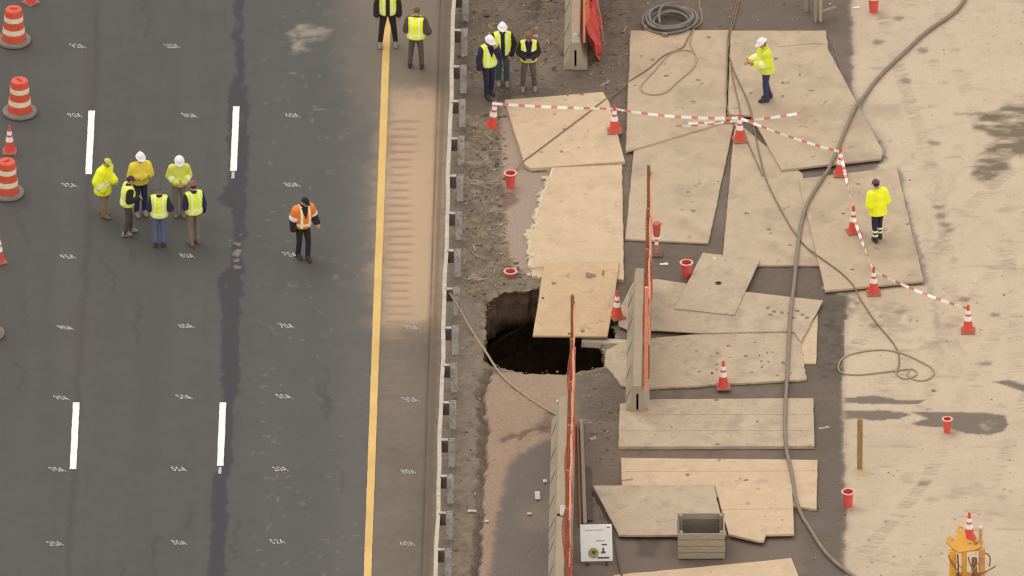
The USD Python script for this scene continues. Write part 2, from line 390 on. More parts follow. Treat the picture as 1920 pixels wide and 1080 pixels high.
# sandy concrete pad on the right
pad_edge = [(1597, -60), (1603, 60), (1600, 165), (1612, 195), (1640, 245), (1668, 285), (1640, 330), (1545, 540), (1592, 556), (1588, 640), (1582, 760), (1587, 880), (1590, 1000), (1586, 1200)]
pad = area(pad_edge + [(2300, 1200), (2300, -60)], blur=0.012, warp=0.20)
padcol = C(211, 189, 162)[None, None] * (1 + 0.20 * (n_big[..., None] - 0.5) + 0.16 * (n_mid[..., None] - 0.5) + 0.10 * (n_fine[..., None] - 0.5))
lay(pad, padcol)
lay(pad * np.clip(2.2 * (fb(0.7, 51) - 0.5), 0, 1), C(184, 164, 138), 0.6)
lay(pad * np.clip(4 * (fb(1.1, 52, 1.0, 2.4) - 0.62), 0, 1), C(216, 194, 162), 0.6)
lay(pad * np.clip(5 * (fb(2.4, 53, 0.7, 1.6) - 0.64), 0, 1), C(164, 144, 122), 0.6)
lay(pad * np.clip(6 * (fb(7.0, 54, 1.0, 1.4) - 0.66), 0, 1), C(172, 150, 126), 0.7)
lay(pad * np.clip(3 * (fb(0.9, 55, 1.6, 0.6) - 0.55), 0, 1), C(222, 200, 172), 0.5)
for (u, v, ru, rv, a0, a1) in ((1650, 300, 90, 60, 0.1, 2.4), (1660, 280, 60, 34, 0.2, 2.0), (1700, 640, 60, 130, -1.4, 1.2), (1690, 640, 75, 170, -1.2, 1.0), (1860, 470, 120, 230, 2.2, 3.9), (1880, 480, 120, 230, 2.2, 3.9)):
    tt = np.linspace(a0, a1, 16)
    lay(line([(u + ru * math.cos(t), v + rv * math.sin(t)) for t in tt], 0.09, 0.05, 0.3) * np.clip(2.4 * (n_fine - 0.3), 0, 1), C(168, 150, 128), 0.55)
for (pts_, gap) in (([(1700, -60), (1740, 120), (1800, 300), (1840, 520), (1850, 700)], 0.38), ([(1960, 330), (1860, 420), (1760, 560), (1660, 660), (1600, 700)], 0.42), ([(1940, 620), (1860, 760), (1800, 900), (1720, 1000), (1640, 1110)], 0.40)):
    tr_ = spline(np.c_[atp(pts_), np.zeros(len(pts_))], 0.09)
    for side_ in (-1, 1):
        im_ = Image.new('L', (NX, NY)); di_ = ImageDraw.Draw(im_)
        for q in range(1, len(tr_) - 1):
            tv = tr_[q + 1] - tr_[q - 1]; tv = tv[:2] / (np.linalg.norm(tv[:2]) + 1e-9); nv = np.array([-tv[1], tv[0]])
            if rng.random() < 0.25: continue
            c_ = tr_[q, :2] + nv * side_ * gap * 2
            a_, b_ = c_ - nv * 0.16 + tv * 0.04, c_ + nv * 0.16 - tv * 0.04
            di_.line([tuple(v_) for v_ in cells(np.array([a_, b_]))], fill=255, width=1)
        m_ = soft(im_, 0.02, 0.10) * np.clip(3 * (n_mid - 0.40), 0, 1)
        lay(m_ * pad, C(160, 141, 120), 0.75); H -= 0.012 * m_
DARK = C(118, 103, 90)
for p in ([(1584, 746), (1640, 742), (1690, 749), (1734, 749), (1722, 757), (1680, 755), (1640, 758), (1584, 754)],
          [(1580, 770), (1650, 767), (1696, 771), (1707, 777), (1690, 784), (1640, 787), (1610, 782), (1580, 785)],
          [(1712, 773), (1790, 772), (1850, 772), (1886, 780), (1892, 795), (1878, 810), (1850, 816), (1810, 810), (1770, 801), (1720, 799), (1712, 794), (1740, 785)],
          [(1866, 715), (1890, 712), (1922, 722), (1990, 745), (1990, 755), (1910, 729)]):
    s = area(p, blur=0.02, warp=0.14)
    lay(s, DARK * (0.9 + 0.2 * n_fine[..., None]), 0.95); wet += 0.35 * s
lay(area([(1835, 795), (1860, 790), (1872, 800), (1850, 808)], blur=0.03, warp=0.3) * np.clip(4 * (n_fine - 0.45), 0, 1), C(176, 155, 130), 0.8)
tread = area([(1832, 212), (1870, 205), (1912, 178), (1990, 170), (1990, 280), (1905, 290), (1880, 325), (1862, 348), (1822, 332), (1830, 300), (1868, 262), (1838, 238)], blur=0.06, warp=0.5)
lay(tread * np.clip(3.5 * (fb(3.4, 61, 0.7, 1.5) - 0.30), 0, 1), C(116, 100, 80), 0.9)
lay(line([(1790, 212), (1850, 214), (1990, 222)], 0.07, 0.03, 0.3), C(104, 88, 72), 0.8)
for u, v in ((1752, 267), (1648, 77), (1763, 405), (1730, 94), (1688, 33), (1700, 150), (1760, 390), (1775, 420), (1780, 430), (1866, 590), (1733, 905), (1850, 680), (1810, 560), (1640, 610), (1690, 585)):
    lay(area([(u - 10, v), (u - 3, v - 5), (u + 10, v - 2), (u + 7, v + 4), (u - 4, v + 4)], blur=0.03, warp=0.25), C(126, 106, 88), 0.7)
lay(area([(1605, 560), (1660, 545), (1720, 575), (1700, 640), (1620, 625)], blur=0.25, warp=0.8) * np.clip(3 * (n_fine - 0.35), 0, 1), C(160, 142, 120), 0.6)
lay(area([(1625, 200), (1690, 190), (1700, 215), (1640, 225)], blur=0.15, warp=0.6), C(166, 146, 122), 0.5)
lay(line([(1602, 180), (1612, 200), (1640, 250), (1662, 288), (1655, 300)], 0.16, 0.04, 0.4), C(186, 170, 156), 0.7)
lay(area([(1620, 262), (1668, 262), (1675, 300), (1630, 312)], blur=0.06, warp=0.5) * np.clip(3 * (n_fine - 0.4), 0, 1), C(112, 98, 86), 0.7)
edge_line = line(pad_edge[:4], 0.08, 0.03, 0.3) + line(pad_edge[8:], 0.08, 0.03, 0.35)
lay(np.clip(edge_line, 0, 1), C(176, 158, 142), 0.5)
lay(area([(1545, 548), (1600, 545), (1620, 560), (1580, 600), (1540, 590)], blur=0.08, warp=0.4) * np.clip(3 * (n_fine - 0.3), 0, 1), C(100, 87, 77), 0.7)

lay(line([(1684, 314), (1704, 400), (1722, 470), (1736, 526)], 0.13, 0.03, 0.35), C(150, 132, 126), 0.8)
lay(line([(1548, 549), (1640, 541), (1734, 530)], 0.10, 0.03, 0.3), C(120, 104, 92), 0.7)
lay(line([(1465, 322), (1560, 312), (1654, 300)], 0.22, 0.05, 0.3), C(112, 98, 90), 0.7)
# relief
H += ver * (0.05 * (n_mid - 0.5) + 0.05 * (n_fine - 0.5)) * (1 - 0.85 * np.clip(pad + mud + wetp, 0, 1)) * (1 - 0.6 * area([(1165, 40), (1640, 40), (1640, 1200), (1110, 1200), (1172, 700)], blur=0.2, warp=0.0))
H += ver * 0.06 * area([(850, 200), (950, 200), (955, 540), (905, 560), (862, 560)], blur=0.3, warp=0.3) * n_fine
H += ver * 0.10 * area([(850, -60), (1180, -60), (1180, 170), (1040, 165), (860, 170)], blur=0.3, warp=0.3) * (n_fine - 0.35)
H += 0.004 * (n_fine - 0.5)
H += 0.03 * pad * (n_mid - 0.5)

# ------------------------------------------------------------------ the sinkhole
hole_px = [(911, 622), (907, 648), (914, 676), (930, 686), (950, 689), (985, 696), (1012, 700), (1040, 699), (1075, 697), (1110, 690), (1134, 682), (1131, 668), (1128, 655), (1136, 642),
           (1152, 636), (1154, 615), (1147, 595), (1149, 560), (1138, 536), (1100, 531), (1050, 532), (1014, 537), (996, 537), (990, 542), (952, 544), (935, 549), (920, 560), (918, 576), (914, 592)]
hw = atp(hole_px)
cs = CubicSpline(np.linspace(0, 1, len(hw) + 1), np.vstack([hw, hw[:1]]), bc_type='periodic')
th = np.linspace(0, 1, 321)[:-1]
rim = cs(th)
rag = np.array([meshkit.fbm(np.array([[p[0] * 2.6, p[1] * 2.6, 3.0]]), 4, 9)[0] - 0.5 for p in rim])
tg = np.roll(rim, -1, 0) - np.roll(rim, 1, 0); nrm = np.stack([tg[:, 1], -tg[:, 0]], 1); nrm /= np.linalg.norm(nrm, axis=1, keepdims=True)
if Polygon(rim).exterior.is_ccw is False: nrm = -nrm
rag2 = np.array([meshkit.fbm(np.array([[p[0] * 9.0, p[1] * 9.0, 5.0]]), 3, 19)[0] - 0.5 for p in rim])
rim = rim + nrm * (0.26 * rag + 0.17 * rag2)[:, None]
hole = Polygon(rim).buffer(0)
rim_line = hole.exterior
idx = np.flatnonzero((np.abs(X - hole.centroid.x) < 3.5) & (np.abs(Y - hole.centroid.y) < 4))
pts = shapely.points(X.ravel()[idx], Y.ravel()[idx])
inh = np.zeros(NX * NY, bool); inh[idx] = shapely.contains(hole, pts)
dist = np.full(NX * NY, 9.0); dist[idx] = shapely.distance(rim_line, pts)
dist = dist.reshape(NY, NX)
lay(np.exp(-(dist / 0.14) ** 2) * np.clip(2.2 * (n_fine - 0.3), 0, 1), C(178, 158, 134), 0.6)
H *= np.clip(dist / 0.5, 0.15, 1)
H -= 0.05 * np.exp(-(dist / 0.10) ** 2)
V = np.stack([X, Y, H], -1).reshape(-1, 3)
near = np.flatnonzero(inh)
ii = np.arange(NX * NY).reshape(NY, NX)
quads = np.stack([ii[:-1, :-1], ii[:-1, 1:], ii[1:, 1:], ii[1:, :-1]], -1).reshape(-1, 4)
quads = quads[~inh[quads].all(1)]
fringe = np.unique(quads[inh[quads]])
pr = shapely.line_interpolate_point(rim_line, shapely.line_locate_point(rim_line, shapely.points(V[fringe, 0], V[fringe, 1])))
V[fringe, 0], V[fringe, 1] = shapely.get_x(pr), shapely.get_y(pr)
tone = np.clip(tone, 0.01, 0.9); wet = np.clip(wet, 0, 1)
T, W = tone.reshape(-1, 3), wet.ravel()


def piece(name, parent, keep, look):
    q = quads[keep]
    u, inv = np.unique(q, return_inverse=True)
    f = inv.reshape(-1, 4); f = np.vstack([f[:, [0, 1, 2]], f[:, [0, 2, 3]]])
    p = obj(name, trimesh.Trimesh(V[u], f, process=False), look, parent, smooth=True)
    set_tone(p, T[u], W[u])
    return p


qx = V[quads[:, 0], 0]
highway = thing('highway', 'closed dark asphalt carriageway with sandy shoulder', 'road', kind='structure')
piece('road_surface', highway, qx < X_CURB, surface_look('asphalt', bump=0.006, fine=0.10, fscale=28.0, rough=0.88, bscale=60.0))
tag(piece('median', None, (qx >= X_CURB) & (qx < X_YARD), surface_look('soil', bump=0.03, fine=0.22, fscale=16.0, rough=0.92, bscale=14.0)), 'bare dirt strip with litter and wet sand beside the guardrail', 'ground', kind='structure')
tag(piece('work_yard', None, qx >= X_YARD, surface_look('yard', bump=0.012, fine=0.10, fscale=18.0, rough=0.9, bscale=22.0)), 'dusty asphalt and sandy pad of the work yard', 'ground', kind='structure')
# the land beyond, out to the horizon
far = [box(0, (3000 + GY1) / 2, -0.15, 6000, 3000 - GY1, 0.24), box(0, -(3000 - GY0) / 2, -0.15, 6000, 3000 + GY0, 0.24),
       box((3000 + GX1) / 2, 0, -0.15, 3000 - GX1, GY1 - GY0, 0.24), box(-(3000 - GX0) / 2, 0, -0.15, 3000 + GX0, GY1 - GY0, 0.24)]
tag(obj('ground', far, mat('far_ground', C(120, 108, 96), 0.95, 0.25, 0.05)), 'open ground and carriageway running on beyond the works', 'ground', kind='structure')

# shaft: an overhanging crust above a cavity
lv = [(-0.045, 0.0, 0.0), (-0.10, 0.005, 0.02), (-0.16, 0.05, 0.10), (-0.22, 0.09, 0.10), (-0.36, 0.06, 0.22), (-0.55, 0.08, 0.30), (-0.80, 0.03, 0.40), (-1.00, 0.08, 0.42), (-1.20, 0.16, 0.42), (-1.40, 0.40, 0.5), (-1.65, 0.9, 0.5), (-2.2, 1.5, 0.5), (-4.0, 1.9, 0.4), (-7.0, 1.7, 0.3), (-8.0, 0.4, 0.2)]
vs, n = [], len(rim)
for z, o, a in lv:
    nz = np.array([meshkit.fbm(np.array([[p[0] * 2.4, p[1] * 2.4, z * 3.2]]), 5, 12)[0] - 0.5 for p in rim])
    q = rim + nrm * (o + a * nz)[:, None]
    vs.append(np.c_[q, np.full(n, z) + (0.1 * nz if z < -0.2 else 0)])
k = np.arange(n); k2 = (k + 1) % n
fs = []
for L in range(len(lv) - 1):
    fs += [np.stack([k + L * n, k + (L + 1) * n, k2 + (L + 1) * n], 1), np.stack([k + L * n, k2 + (L + 1) * n, k2 + L * n], 1)]
cen = np.r_[rim.mean(0), -8.2]
vs = np.vstack(vs + [cen[None]])
fs.append(np.stack([k + (len(lv) - 1) * n, np.full(n, len(vs) - 1), k2 + (len(lv) - 1) * n], 1))
shaft = trimesh.Trimesh(vs, np.vstack(fs), process=False)
if shaft.face_normals[:n, :2].mean() is not None: pass
tag(obj('sinkhole', shaft, mat('hole_soil', C(124, 98, 78), 0.95, 0.35, 2.2, bump=0.10, bscale=7.0), smooth=50), 'deep dark sinkhole with brown soil walls', 'sinkhole', kind='structure')

# painted marks on the road
white_paint = mat('white_paint', (0.80, 0.80, 0.74), 0.6, 0.05, 8.0, extra=[(14.0, 0.66, 0.74, (0.35, 0.34, 0.32))])
yellow_paint = mat('yellow_paint', (0.63, 0.41, 0.125), 0.6, 0.05, 1.0, extra=[(0.8, 0.45, 0.7, C(226, 178, 108)), (30.0, 0.70, 0.78, C(168, 138, 96))])
tan_dust = (0.70, 0.55, 0.30)


def strip(x0, x1, y0, y1, z, n=2, ragged=0.0):
    yy = np.linspace(y0, y1, n)
    a = np.c_[x0 + rng.uniform(-ragged, ragged, n), yy, np.full(n, z)]; b = np.c_[x1 + rng.uniform(-ragged, ragged, n), yy, np.full(n, z)]
    v = np.vstack([a, b]); k = np.arange(n - 1)
    return trimesh.Trimesh(v, np.vstack([np.stack([k, k + n, k + n + 1], 1), np.stack([k, k + n + 1, k + 1], 1)]), process=False)


for (u0, v0, u1, v1) in ((172, 208, 166, 327), (143, 755, 137, 880), (443, 200, 438, 321), (418, 755, 413, 874), (202, -340, 196, -215), (468, -345, 462, -222)):
    a, b = at(u0, v0), at(u1, v1)
    xm = (a[0] + b[0]) / 2
    obj('lane_dash', strip(xm - 0.083, xm + 0.083, b[1], a[1], 0.010, 24, 0.006), white_paint, highway)
a, b = at(438, 322), at(437, 335)
obj('lane_dash', strip(a[0] - 0.05, a[0] + 0.03, b[1], a[1] - 0.01, 0.010, 10, 0.012), mat('worn_paint', (0.42, 0.41, 0.39), 0.7, 0.2, 30), highway)
a, b = at(413, 876), at(412, 889)
obj('lane_dash', strip(a[0] - 0.04, a[0] + 0.03, b[1], a[1] - 0.01, 0.010, 10, 0.012), looks['worn_paint'], highway)
obj('edge_line', strip(X_YELLOW - 0.095, X_YELLOW + 0.095, GY0, GY1, 0.010, 200, 0.005), yellow_paint, highway)
num_look = mat('spray_paint', (0.60, 0.59, 0.55), 0.7, 0.3, 30, extra=[(18.0, 0.5, 0.62, (0.2, 0.19, 0.18))])
marks = [(145, 87, '92A'), (140, 217, '90A'), (130, 348, '93A'), (127, 482, '95A'), (122, 615, '98A'), (115, 747, '90A'), (107, 881, '95A'), (103, 1020, '20A'),
         (322, 87, '110A'), (355, 217, '80A'), (350, 480, '80A'), (348, 612, '60A'), (345, 745, '50A'), (335, 880, '55A'), (335, 1018, '30A'),
         (548, 217, '60A'), (547, 347, '80A'), (543, 478, '75A'), (537, 612, '70A'), (532, 744, '55A'), (525, 880, '10A'), (520, 1016, '52A'),
         (772, 615, '70A'), (770, 750, '55A'), (765, 885, '80A'), (763, 1020, '60A')]
for u, v, s in marks:
    m = meshkit.text_mesh(s, 0.21, 0.002)
    m.apply_scale([0.34 / m.extents[0], 1, 1]); m.apply_translation([-m.bounds[:, 0].mean(), -m.bounds[:, 1].mean(), 0])
    sh_ = np.eye(4); sh_[0, 1] = rng.uniform(-0.75, -0.35); sh_[1, 0] = rng.uniform(-0.06, 0.06); m.apply_transform(sh_)
    p = at(u, v); hz = 0.012
    m.apply_translation([p[0], p[1], hz])
    obj('painted_number', m, num_look, highway)

# ------------------------------------------------------------------ plates and mats
EXTRA_DIRT = [(9.0, 0.62, 0.72, C(150, 128, 104)), (2.0, 0.62, 0.8, C(176, 154, 128))]
plate_tan = mat('plate_tan', C(204, 180, 151), 0.75, 0.08, 1.1, bump=0.006, bscale=30, extra=[(0.9, 0.46, 0.66, C(180, 158, 132)), (5.0, 0.58, 0.72, C(190, 166, 138)), (26.0, 0.56, 0.66, C(192, 168, 140)), (2.6, 0.64, 0.72, C(166, 144, 120)), (15.0, 0.70, 0.75, C(132, 112, 92))])
plate_pale = mat('plate_pale', C(219, 190, 156), 0.75, 0.07, 1.6, bump=0.006, bscale=30, extra=[(1.4, 0.54, 0.72, C(198, 174, 144)), (6.0, 0.58, 0.72, C(202, 176, 144)), (24.0, 0.58, 0.68, C(204, 178, 146)), (3.0, 0.66, 0.74, C(168, 148, 122)), (12.0, 0.69, 0.74, C(150, 130, 106))])
plate_grey = mat('plate_grey', C(202, 180, 152), 0.8, 0.08, 1.4, bump=0.006, bscale=30, extra=[(1.8, 0.50, 0.68, C(180, 163, 140)), (22.0, 0.55, 0.66, C(184, 165, 141)), (7.0, 0.62, 0.72, C(164, 147, 126)), (14.0, 0.66, 0.71, C(140, 125, 107))])
plate_board = mat('plate_board', C(212, 180, 141), 0.7, 0.08, 2.0, bump=0.003, bscale=40, extra=[(20.0, 0.56, 0.68, C(192, 162, 126)), (2.2, 0.60, 0.74, C(180, 150, 116)), (11.0, 0.72, 0.76, C(110, 86, 66))])
edge_dirt = mat('broken_edge', C(226, 210, 176), 0.9, 0.10, 6.0, bump=0.02, bscale=25)
stain_look = mat('oil_stain', C(138, 114, 92), 0.5, 0.2, 12)
PLATES = []


def plate(label, px, ztop, thick, look, name='road_plate', cat='road plate', group=None, seg=0.25, jit=0.005, inset=0.012):
    w = atp(px, ztop)
    t = thing(name, label, cat, (*w.mean(0), 0), 0, group or ('mats laid in rows on the yard' if cat == 'mat' else 'plates laid over the yard'))
    c = w.mean(0)
    obj('plate', slab(w - c, ztop - thick, ztop, inset, seg, jit), look, t, smooth=25)
    PLATES.append((Polygon(w), ztop))
    return t, c


def lug_hole(t, c, u, v, z, r=0.045, label=None):
    p = at(u, v, z)[:2] - c
    ring = trimesh.creation.annulus(r * 0.62, r, 0.012, sections=20); ring.apply_translation([*p, z + 0.004])
    obj('lifting_eye', ring, mat('dark_steel', C(70, 62, 56), 0.6, 0.2, 20), t)
    d = trimesh.creation.cylinder(r * 0.6, 0.004, sections=18); d.apply_translation([*p, z + 0.003])
    obj('lifting_hole', d, mat('hole_black', (0.012, 0.011, 0.01), 0.9, 0.1, 20), t)


def blot(t, c, u, v, z, ru, rv, look=None, n=16):
    k = np.linspace(0, 2 * np.pi, n, endpoint=False); rr = 1 + 0.35 * (rng.random(n) - 0.5) * 2
    w = atp(np.c_[u + ru * rr * np.cos(k), v + rv * rr * np.sin(k)], z) - c
    obj('stain', slab(w, z + 0.001, z + 0.004, 0.002, 5.0, 0.0), look or stain_look, t)


def seam_line(t, c, pts, z, w=0.02, look=None):
    q = np.c_[atp(pts, z) - c, np.full(len(pts), z + 0.002)]
    s = shapely.LineString(q[:, :2]).buffer(w / 2, cap_style='flat')
    obj('weld_seam', slab(np.array(s.exterior.coords)[:-1], z + 0.001, z + 0.005, 0.001, 9, 0), look or mat('seam', C(150, 126, 100), 0.8, 0.2, 10), t)


# (lower ones first)
tF, cF = plate('long tan steel plate behind the middle barrier post, left of the dark wedge gap', [(1193, 232), (1376, 232), (1328, 455), (1172, 448)], 0.07, 0.05, plate_tan)
tG, cG = plate('tan plate under the crossing hoses, its lower edge beside the square of dark asphalt', [(1378, 225), (1470, 300), (1505, 325), (1538, 497), (1356, 497), (1356, 470)], 0.065, 0.05, plate_tan)
tH, cH = plate('square tan plate carrying the worker in navy reflective-hem trousers', [(1497, 335), (1681, 313), (1732, 526), (1547, 545)], 0.11, 0.06, plate_tan)
tD, cD = plate('big tan plate under the looped white rope, below the hose coil', [(1182, 57), (1367, 56), (1361, 228), (1173, 284)], 0.12, 0.05, plate_tan)
tE, cE = plate('big tan plate under the worker holding papers', [(1370, 57), (1549, 57), (1552, 90), (1656, 284), (1652, 297), (1465, 318), (1408, 216), (1364, 214)], 0.13, 0.06, plate_tan)
seam_line(tE, cE, [(1460, 88), (1520, 82), (1549, 82)], 0.13, 0.015, looks['seam'] if 'seam' in looks else None)
tA, cA = plate('pale angled plate at the end of the tape by the group in white helmets', [(946, 187), (1131, 172), (1142, 190), (1172, 302), (995, 315), (984, 308)], 0.12, 0.10, plate_pale)
# the broken slab
left_edge = [(1038, 314), (1034, 330), (1030, 336), (1025, 352), (1019, 360), (1016, 374), (1018, 382), (1008, 398), (1005, 408), (1010, 418), (1003, 424), (1006, 428), (996, 431), (992, 440), (996, 452), (994, 468), (999, 480), (996, 496), (1003, 508), (1008, 520)]
tB = thing('broken_slab', 'pale concrete slab with ragged broken left edge above the sinkhole', 'concrete slab', (0, 0, 0))
wB = atp(left_edge + [(1050, 519), (1110, 519), (1170, 524), (1168, 400), (1166, 308)], 0.11)
obj('slab_top', slab(wB, 0.0, 0.11, 0.012, 0.15, 0.006), plate_pale, tB, smooth=25)
PLATES.append((Polygon(wB), 0.11))
chips = []
for (u, v) in left_edge:
    for q in range(3):
        p = at(u - rng.uniform(0, 11), v + rng.uniform(-8, 8), 0.03)
        m = trimesh.creation.icosphere(1, 0.035 * math.exp(rng.normal(0, 0.45))); m.vertices *= rng.uniform(0.6, 1.3, (len(m.vertices), 1)) * [1, 1, 0.5]
        m.apply_translation(p + [0, 0, rng.uniform(-0.02, 0.05)]); chips.append(m)
for off_, zt in ((9, 0.075), (5, 0.10)):
    le = []
    for a_, b_ in zip(left_edge[:-1], left_edge[1:]):
        for q in np.linspace(0, 1, 4)[:-1]:
            le.append((a_[0] + (b_[0] - a_[0]) * q - off_ * rng.uniform(0.2, 1.2), a_[1] + (b_[1] - a_[1]) * q + rng.uniform(-1, 1)))
    obj('fracture_ledge', slab(atp(le + [(1040, 519), (1060, 400), (1060, 316)], zt), -0.02, zt, 0.03, 0.06, 0.006), edge_dirt, tB)
tag(obj('broken_edge', chips, edge_dirt, tB), kind='stuff')
tC, cC = plate('tan steel plate laid over the sinkhole with two small dark holes', [(1020, 492), (1161, 489), (1152, 560), (1139, 630), (999, 629)], 0.17, 0.05, plate_board, seg=0.4)
lug_hole(tC, cC, 1018, 559, 0.17, 0.035); lug_hole(tC, cC, 1067, 626, 0.17, 0.035)
blot(tC, cC, 1106, 517, 0.17, 9, 6); blot(tC, cC, 1038, 531, 0.17, 5, 3, looks['seam']); blot(tC, cC, 1131, 512, 0.17, 3, 6, looks['seam']); blot(tC, cC, 1092, 621, 0.17, 5, 3)
tK, cK = plate('small pale plate corner showing beside the speckled plates near the standing hose', [(1490, 640), (1534, 588), (1530, 681), (1500, 681)], 0.05, 0.04, plate_pale)
tJ2, cJ2 = plate('grey speckled plate under the lone cone, ragged towards the sinkhole', [(1137, 655), (1170, 640), (1233, 632), (1319, 626), (1326, 612), (1490, 612), (1502, 640), (1512, 711), (1226, 727), (1165, 722), (1150, 700), (1133, 684)], 0.078, 0.06, plate_grey, seg=0.12, jit=0.014)
tJ, cJ = plate('grey speckled plate with painted scuffs beneath the plate with the round eye', [(1190, 523), (1233, 523), (1300, 533), (1400, 547), (1543, 563), (1502, 641), (1488, 622), (1460, 621), (1320, 624), (1234, 619), (1180, 619), (1160, 610), (1158, 585)], 0.115, 0.03, plate_grey)
tI, cI = plate('narrow slanted grey plate with a round black lifting eye in the middle', [(1317, 473), (1425, 486), (1377, 590), (1264, 578)], 0.15, 0.03, plate_grey)
lug_hole(tI, cI, 1347, 531, 0.15, 0.085); blot(tI, cI, 1340, 484, 0.15, 4, 3, edge_dirt)
tL, cL = plate('pale plank mat in front of the near end of the middle barrier', [(1162, 757), (1226, 748), (1525, 746), (1527, 836), (1159, 837)], 0.10, 0.09, plate_grey, name='timber_mat', cat='mat')
tM, cM = plate('pale long mat between the two dark gaps, second up from the crate', [(1164, 858), (1533, 862), (1531, 954), (1166, 911)], 0.08, 0.07, plate_pale, name='timber_mat', cat='mat')
tN, cN = plate('pale mat behind the wooden crate, left of the split', [(1112, 910), (1337, 908), (1362, 1003), (1176, 1003), (1160, 1002)], 0.14, 0.06, plate_grey, name='timber_mat', cat='mat')
tN2, cN2 = plate('pale mat behind the wooden crate, right of the split', [(1340, 907), (1486, 907), (1489, 1001), (1436, 1002), (1432, 1014), (1422, 1014), (1366, 1001)], 0.145, 0.06, plate_pale, name='timber_mat', cat='mat')
tO, cO = plate('pale mat cut by the bottom edge of the picture below the crate', [(1150, 1078), (1300, 1064), (1484, 1046), (1500, 1085), (1520, 1170), (1170, 1190)], 0.10, 0.08, plate_pale, name='timber_mat', cat='mat')
for (t, c, u0, u1, v, z) in ((tL, cL, 1170, 1520, 778, 0.10), (tL, cL, 1170, 1520, 808, 0.10), (tM, cM, 1172, 1528, 884, 0.08), (tN2, cN2, 1350, 1484, 955, 0.145)):
    seam_line(t, c, [(u0, v), (u1, v - 1)], z, 0.008, mat('faint_joint', C(176, 156, 126), 0.85, 0.15, 10))
for t, c, lst, z in ((tD, cD, ((1205, 105), (1224, 112), (1248, 142), (1300, 190), (1310, 150), (1190, 160), (1327, 70)), 0.12), (tE, cE, ((1452, 110), (1500, 140), (1468, 180), (1466, 155), (1520, 170), (1410, 175)), 0.13),
                     (tF, cF, ((1290, 360), (1345, 340), (1240, 420), (1300, 395)), 0.07), (tG, cG, ((1440, 430), (1480, 460), (1400, 400)), 0.065), (tH, cH, ((1610, 345), (1640, 375), (1580, 400), (1700, 420), (1600, 505)), 0.11),
                     (tA, cA, ((1057, 242), (1051, 284), (1090, 177), (1063, 178), (1015, 285)), 0.12), (tL, cL, ((1342, 750), (1344, 833), (1260, 800), (1420, 790)), 0.10), (tM, cM, ((1348, 863), (1290, 890), (1400, 900)), 0.08)):
    for u, v in lst: blot(t, c, u + rng.uniform(-2, 2), v, z, rng.uniform(2.0, 5.0), rng.uniform(1.2, 2.4))
for u, v in ((1440, 577), (1452, 584), (1466, 586), (1480, 588), (1495, 583), (1505, 590), (1513, 596), (1445, 590), (1487, 596)):
    blot(tJ, cJ, u, v, 0.115, 4, 2.5)
for _ in range(26):
    u = rng.uniform(1300, 1490); blot(tJ2, cJ2, u, rng.uniform(640, 708), 0.078, rng.uniform(1.5, 4), rng.uniform(1, 2.4), looks['seam'] if rng.random() < 0.8 else stain_look, 9)


def topz(x, y):
    z = 0.0; p = Point(x, y)
    for poly, zt in PLATES:
        if zt > z and poly.contains(p): z = zt
    return z


# ------------------------------------------------------------------ guardrail
galv = mat('galvanised', C(204, 190, 172), 0.55, 0.10, 3.0, metallic=0.0, extra=[(5.0, 0.55, 0.75, C(170, 150, 126))])
galv_post = mat('galvanised_post', C(196, 188, 180), 0.6, 0.12, 5.0, extra=[(9.0, 0.5, 0.75, C(128, 116, 102))])
block_look = mat('shade_dark_block', C(96, 84, 78), 0.8, 0.2, 8.0)  # solid block; shade of the open blockout recess is put into its colour
rail_t = thing('guardrail', 'long pale steel guardrail between shoulder and dirt median', 'guardrail', (X_RAIL, 0, 0))
prof = np.array([(0.045, 0.43), (0.0, 0.45), (-0.035, 0.47), (-0.035, 0.52), (0.02, 0.56), (0.045, 0.585), (0.02, 0.61), (-0.035, 0.65), (-0.035, 0.70), (0.0, 0.72), (0.055, 0.74)])
prof = np.vstack([prof, prof[::-1] + [0.012, 0.004]])
yy = np.linspace(GY0, GY1, 60)
sag = 0.012 * np.sin(yy * 0.9) + 0.008 * np.sin(yy * 2.3)
npf = len(prof)
rv = np.vstack([np.c_[prof[:, 0] + s, np.full(npf, y), prof[:, 1]] for y, s in zip(yy, sag)])
i, j = np.meshgrid(np.arange(len(yy) - 1), np.arange(npf), indexing='ij')
q = np.stack([i * npf + j, i * npf + (j + 1) % npf, (i + 1) * npf + (j + 1) % npf, (i + 1) * npf + j], -1).reshape(-1, 4)
obj('rail', trimesh.Trimesh(rv, np.vstack([q[:, [0, 2, 1]], q[:, [0, 3, 2]]]), process=False), galv, rail_t, smooth=35)
post_v = [72 - 70 * 2, 72 - 66] + [72, 140, 205, 275, 345, 415, 485, 557, 630, 700, 770, 840, 908, 977, 1046, 1115, 1185]
for v in post_v:
    y = at(862, v - 14, 0.74)[1]
    dz = rng.uniform(-0.03, 0.02)
    w = 0.235
    # channel post: broad flange towards the viewer, a return flange and web behind
    pm = [box(w + 0.08, y - 0.05, 0.34 + dz, 0.165, 0.012, 0.90), box(w + 0.08, y + 0.05, 0.34 + dz, 0.165, 0.012, 0.90), box(w + 0.07, y, 0.34 + dz, 0.014, 0.09, 0.90)]
    post = obj('post', pm, galv_post, rail_t)
    obj('blockout', box(0.05 + 0.085, y - 0.005, 0.59, 0.165, 0.13, 0.33, b=0.006), block_look, post)
    obj('blockout_cap', box(0.05 + 0.085, y, 0.764, 0.165, 0.10, 0.016), galv_post, post)

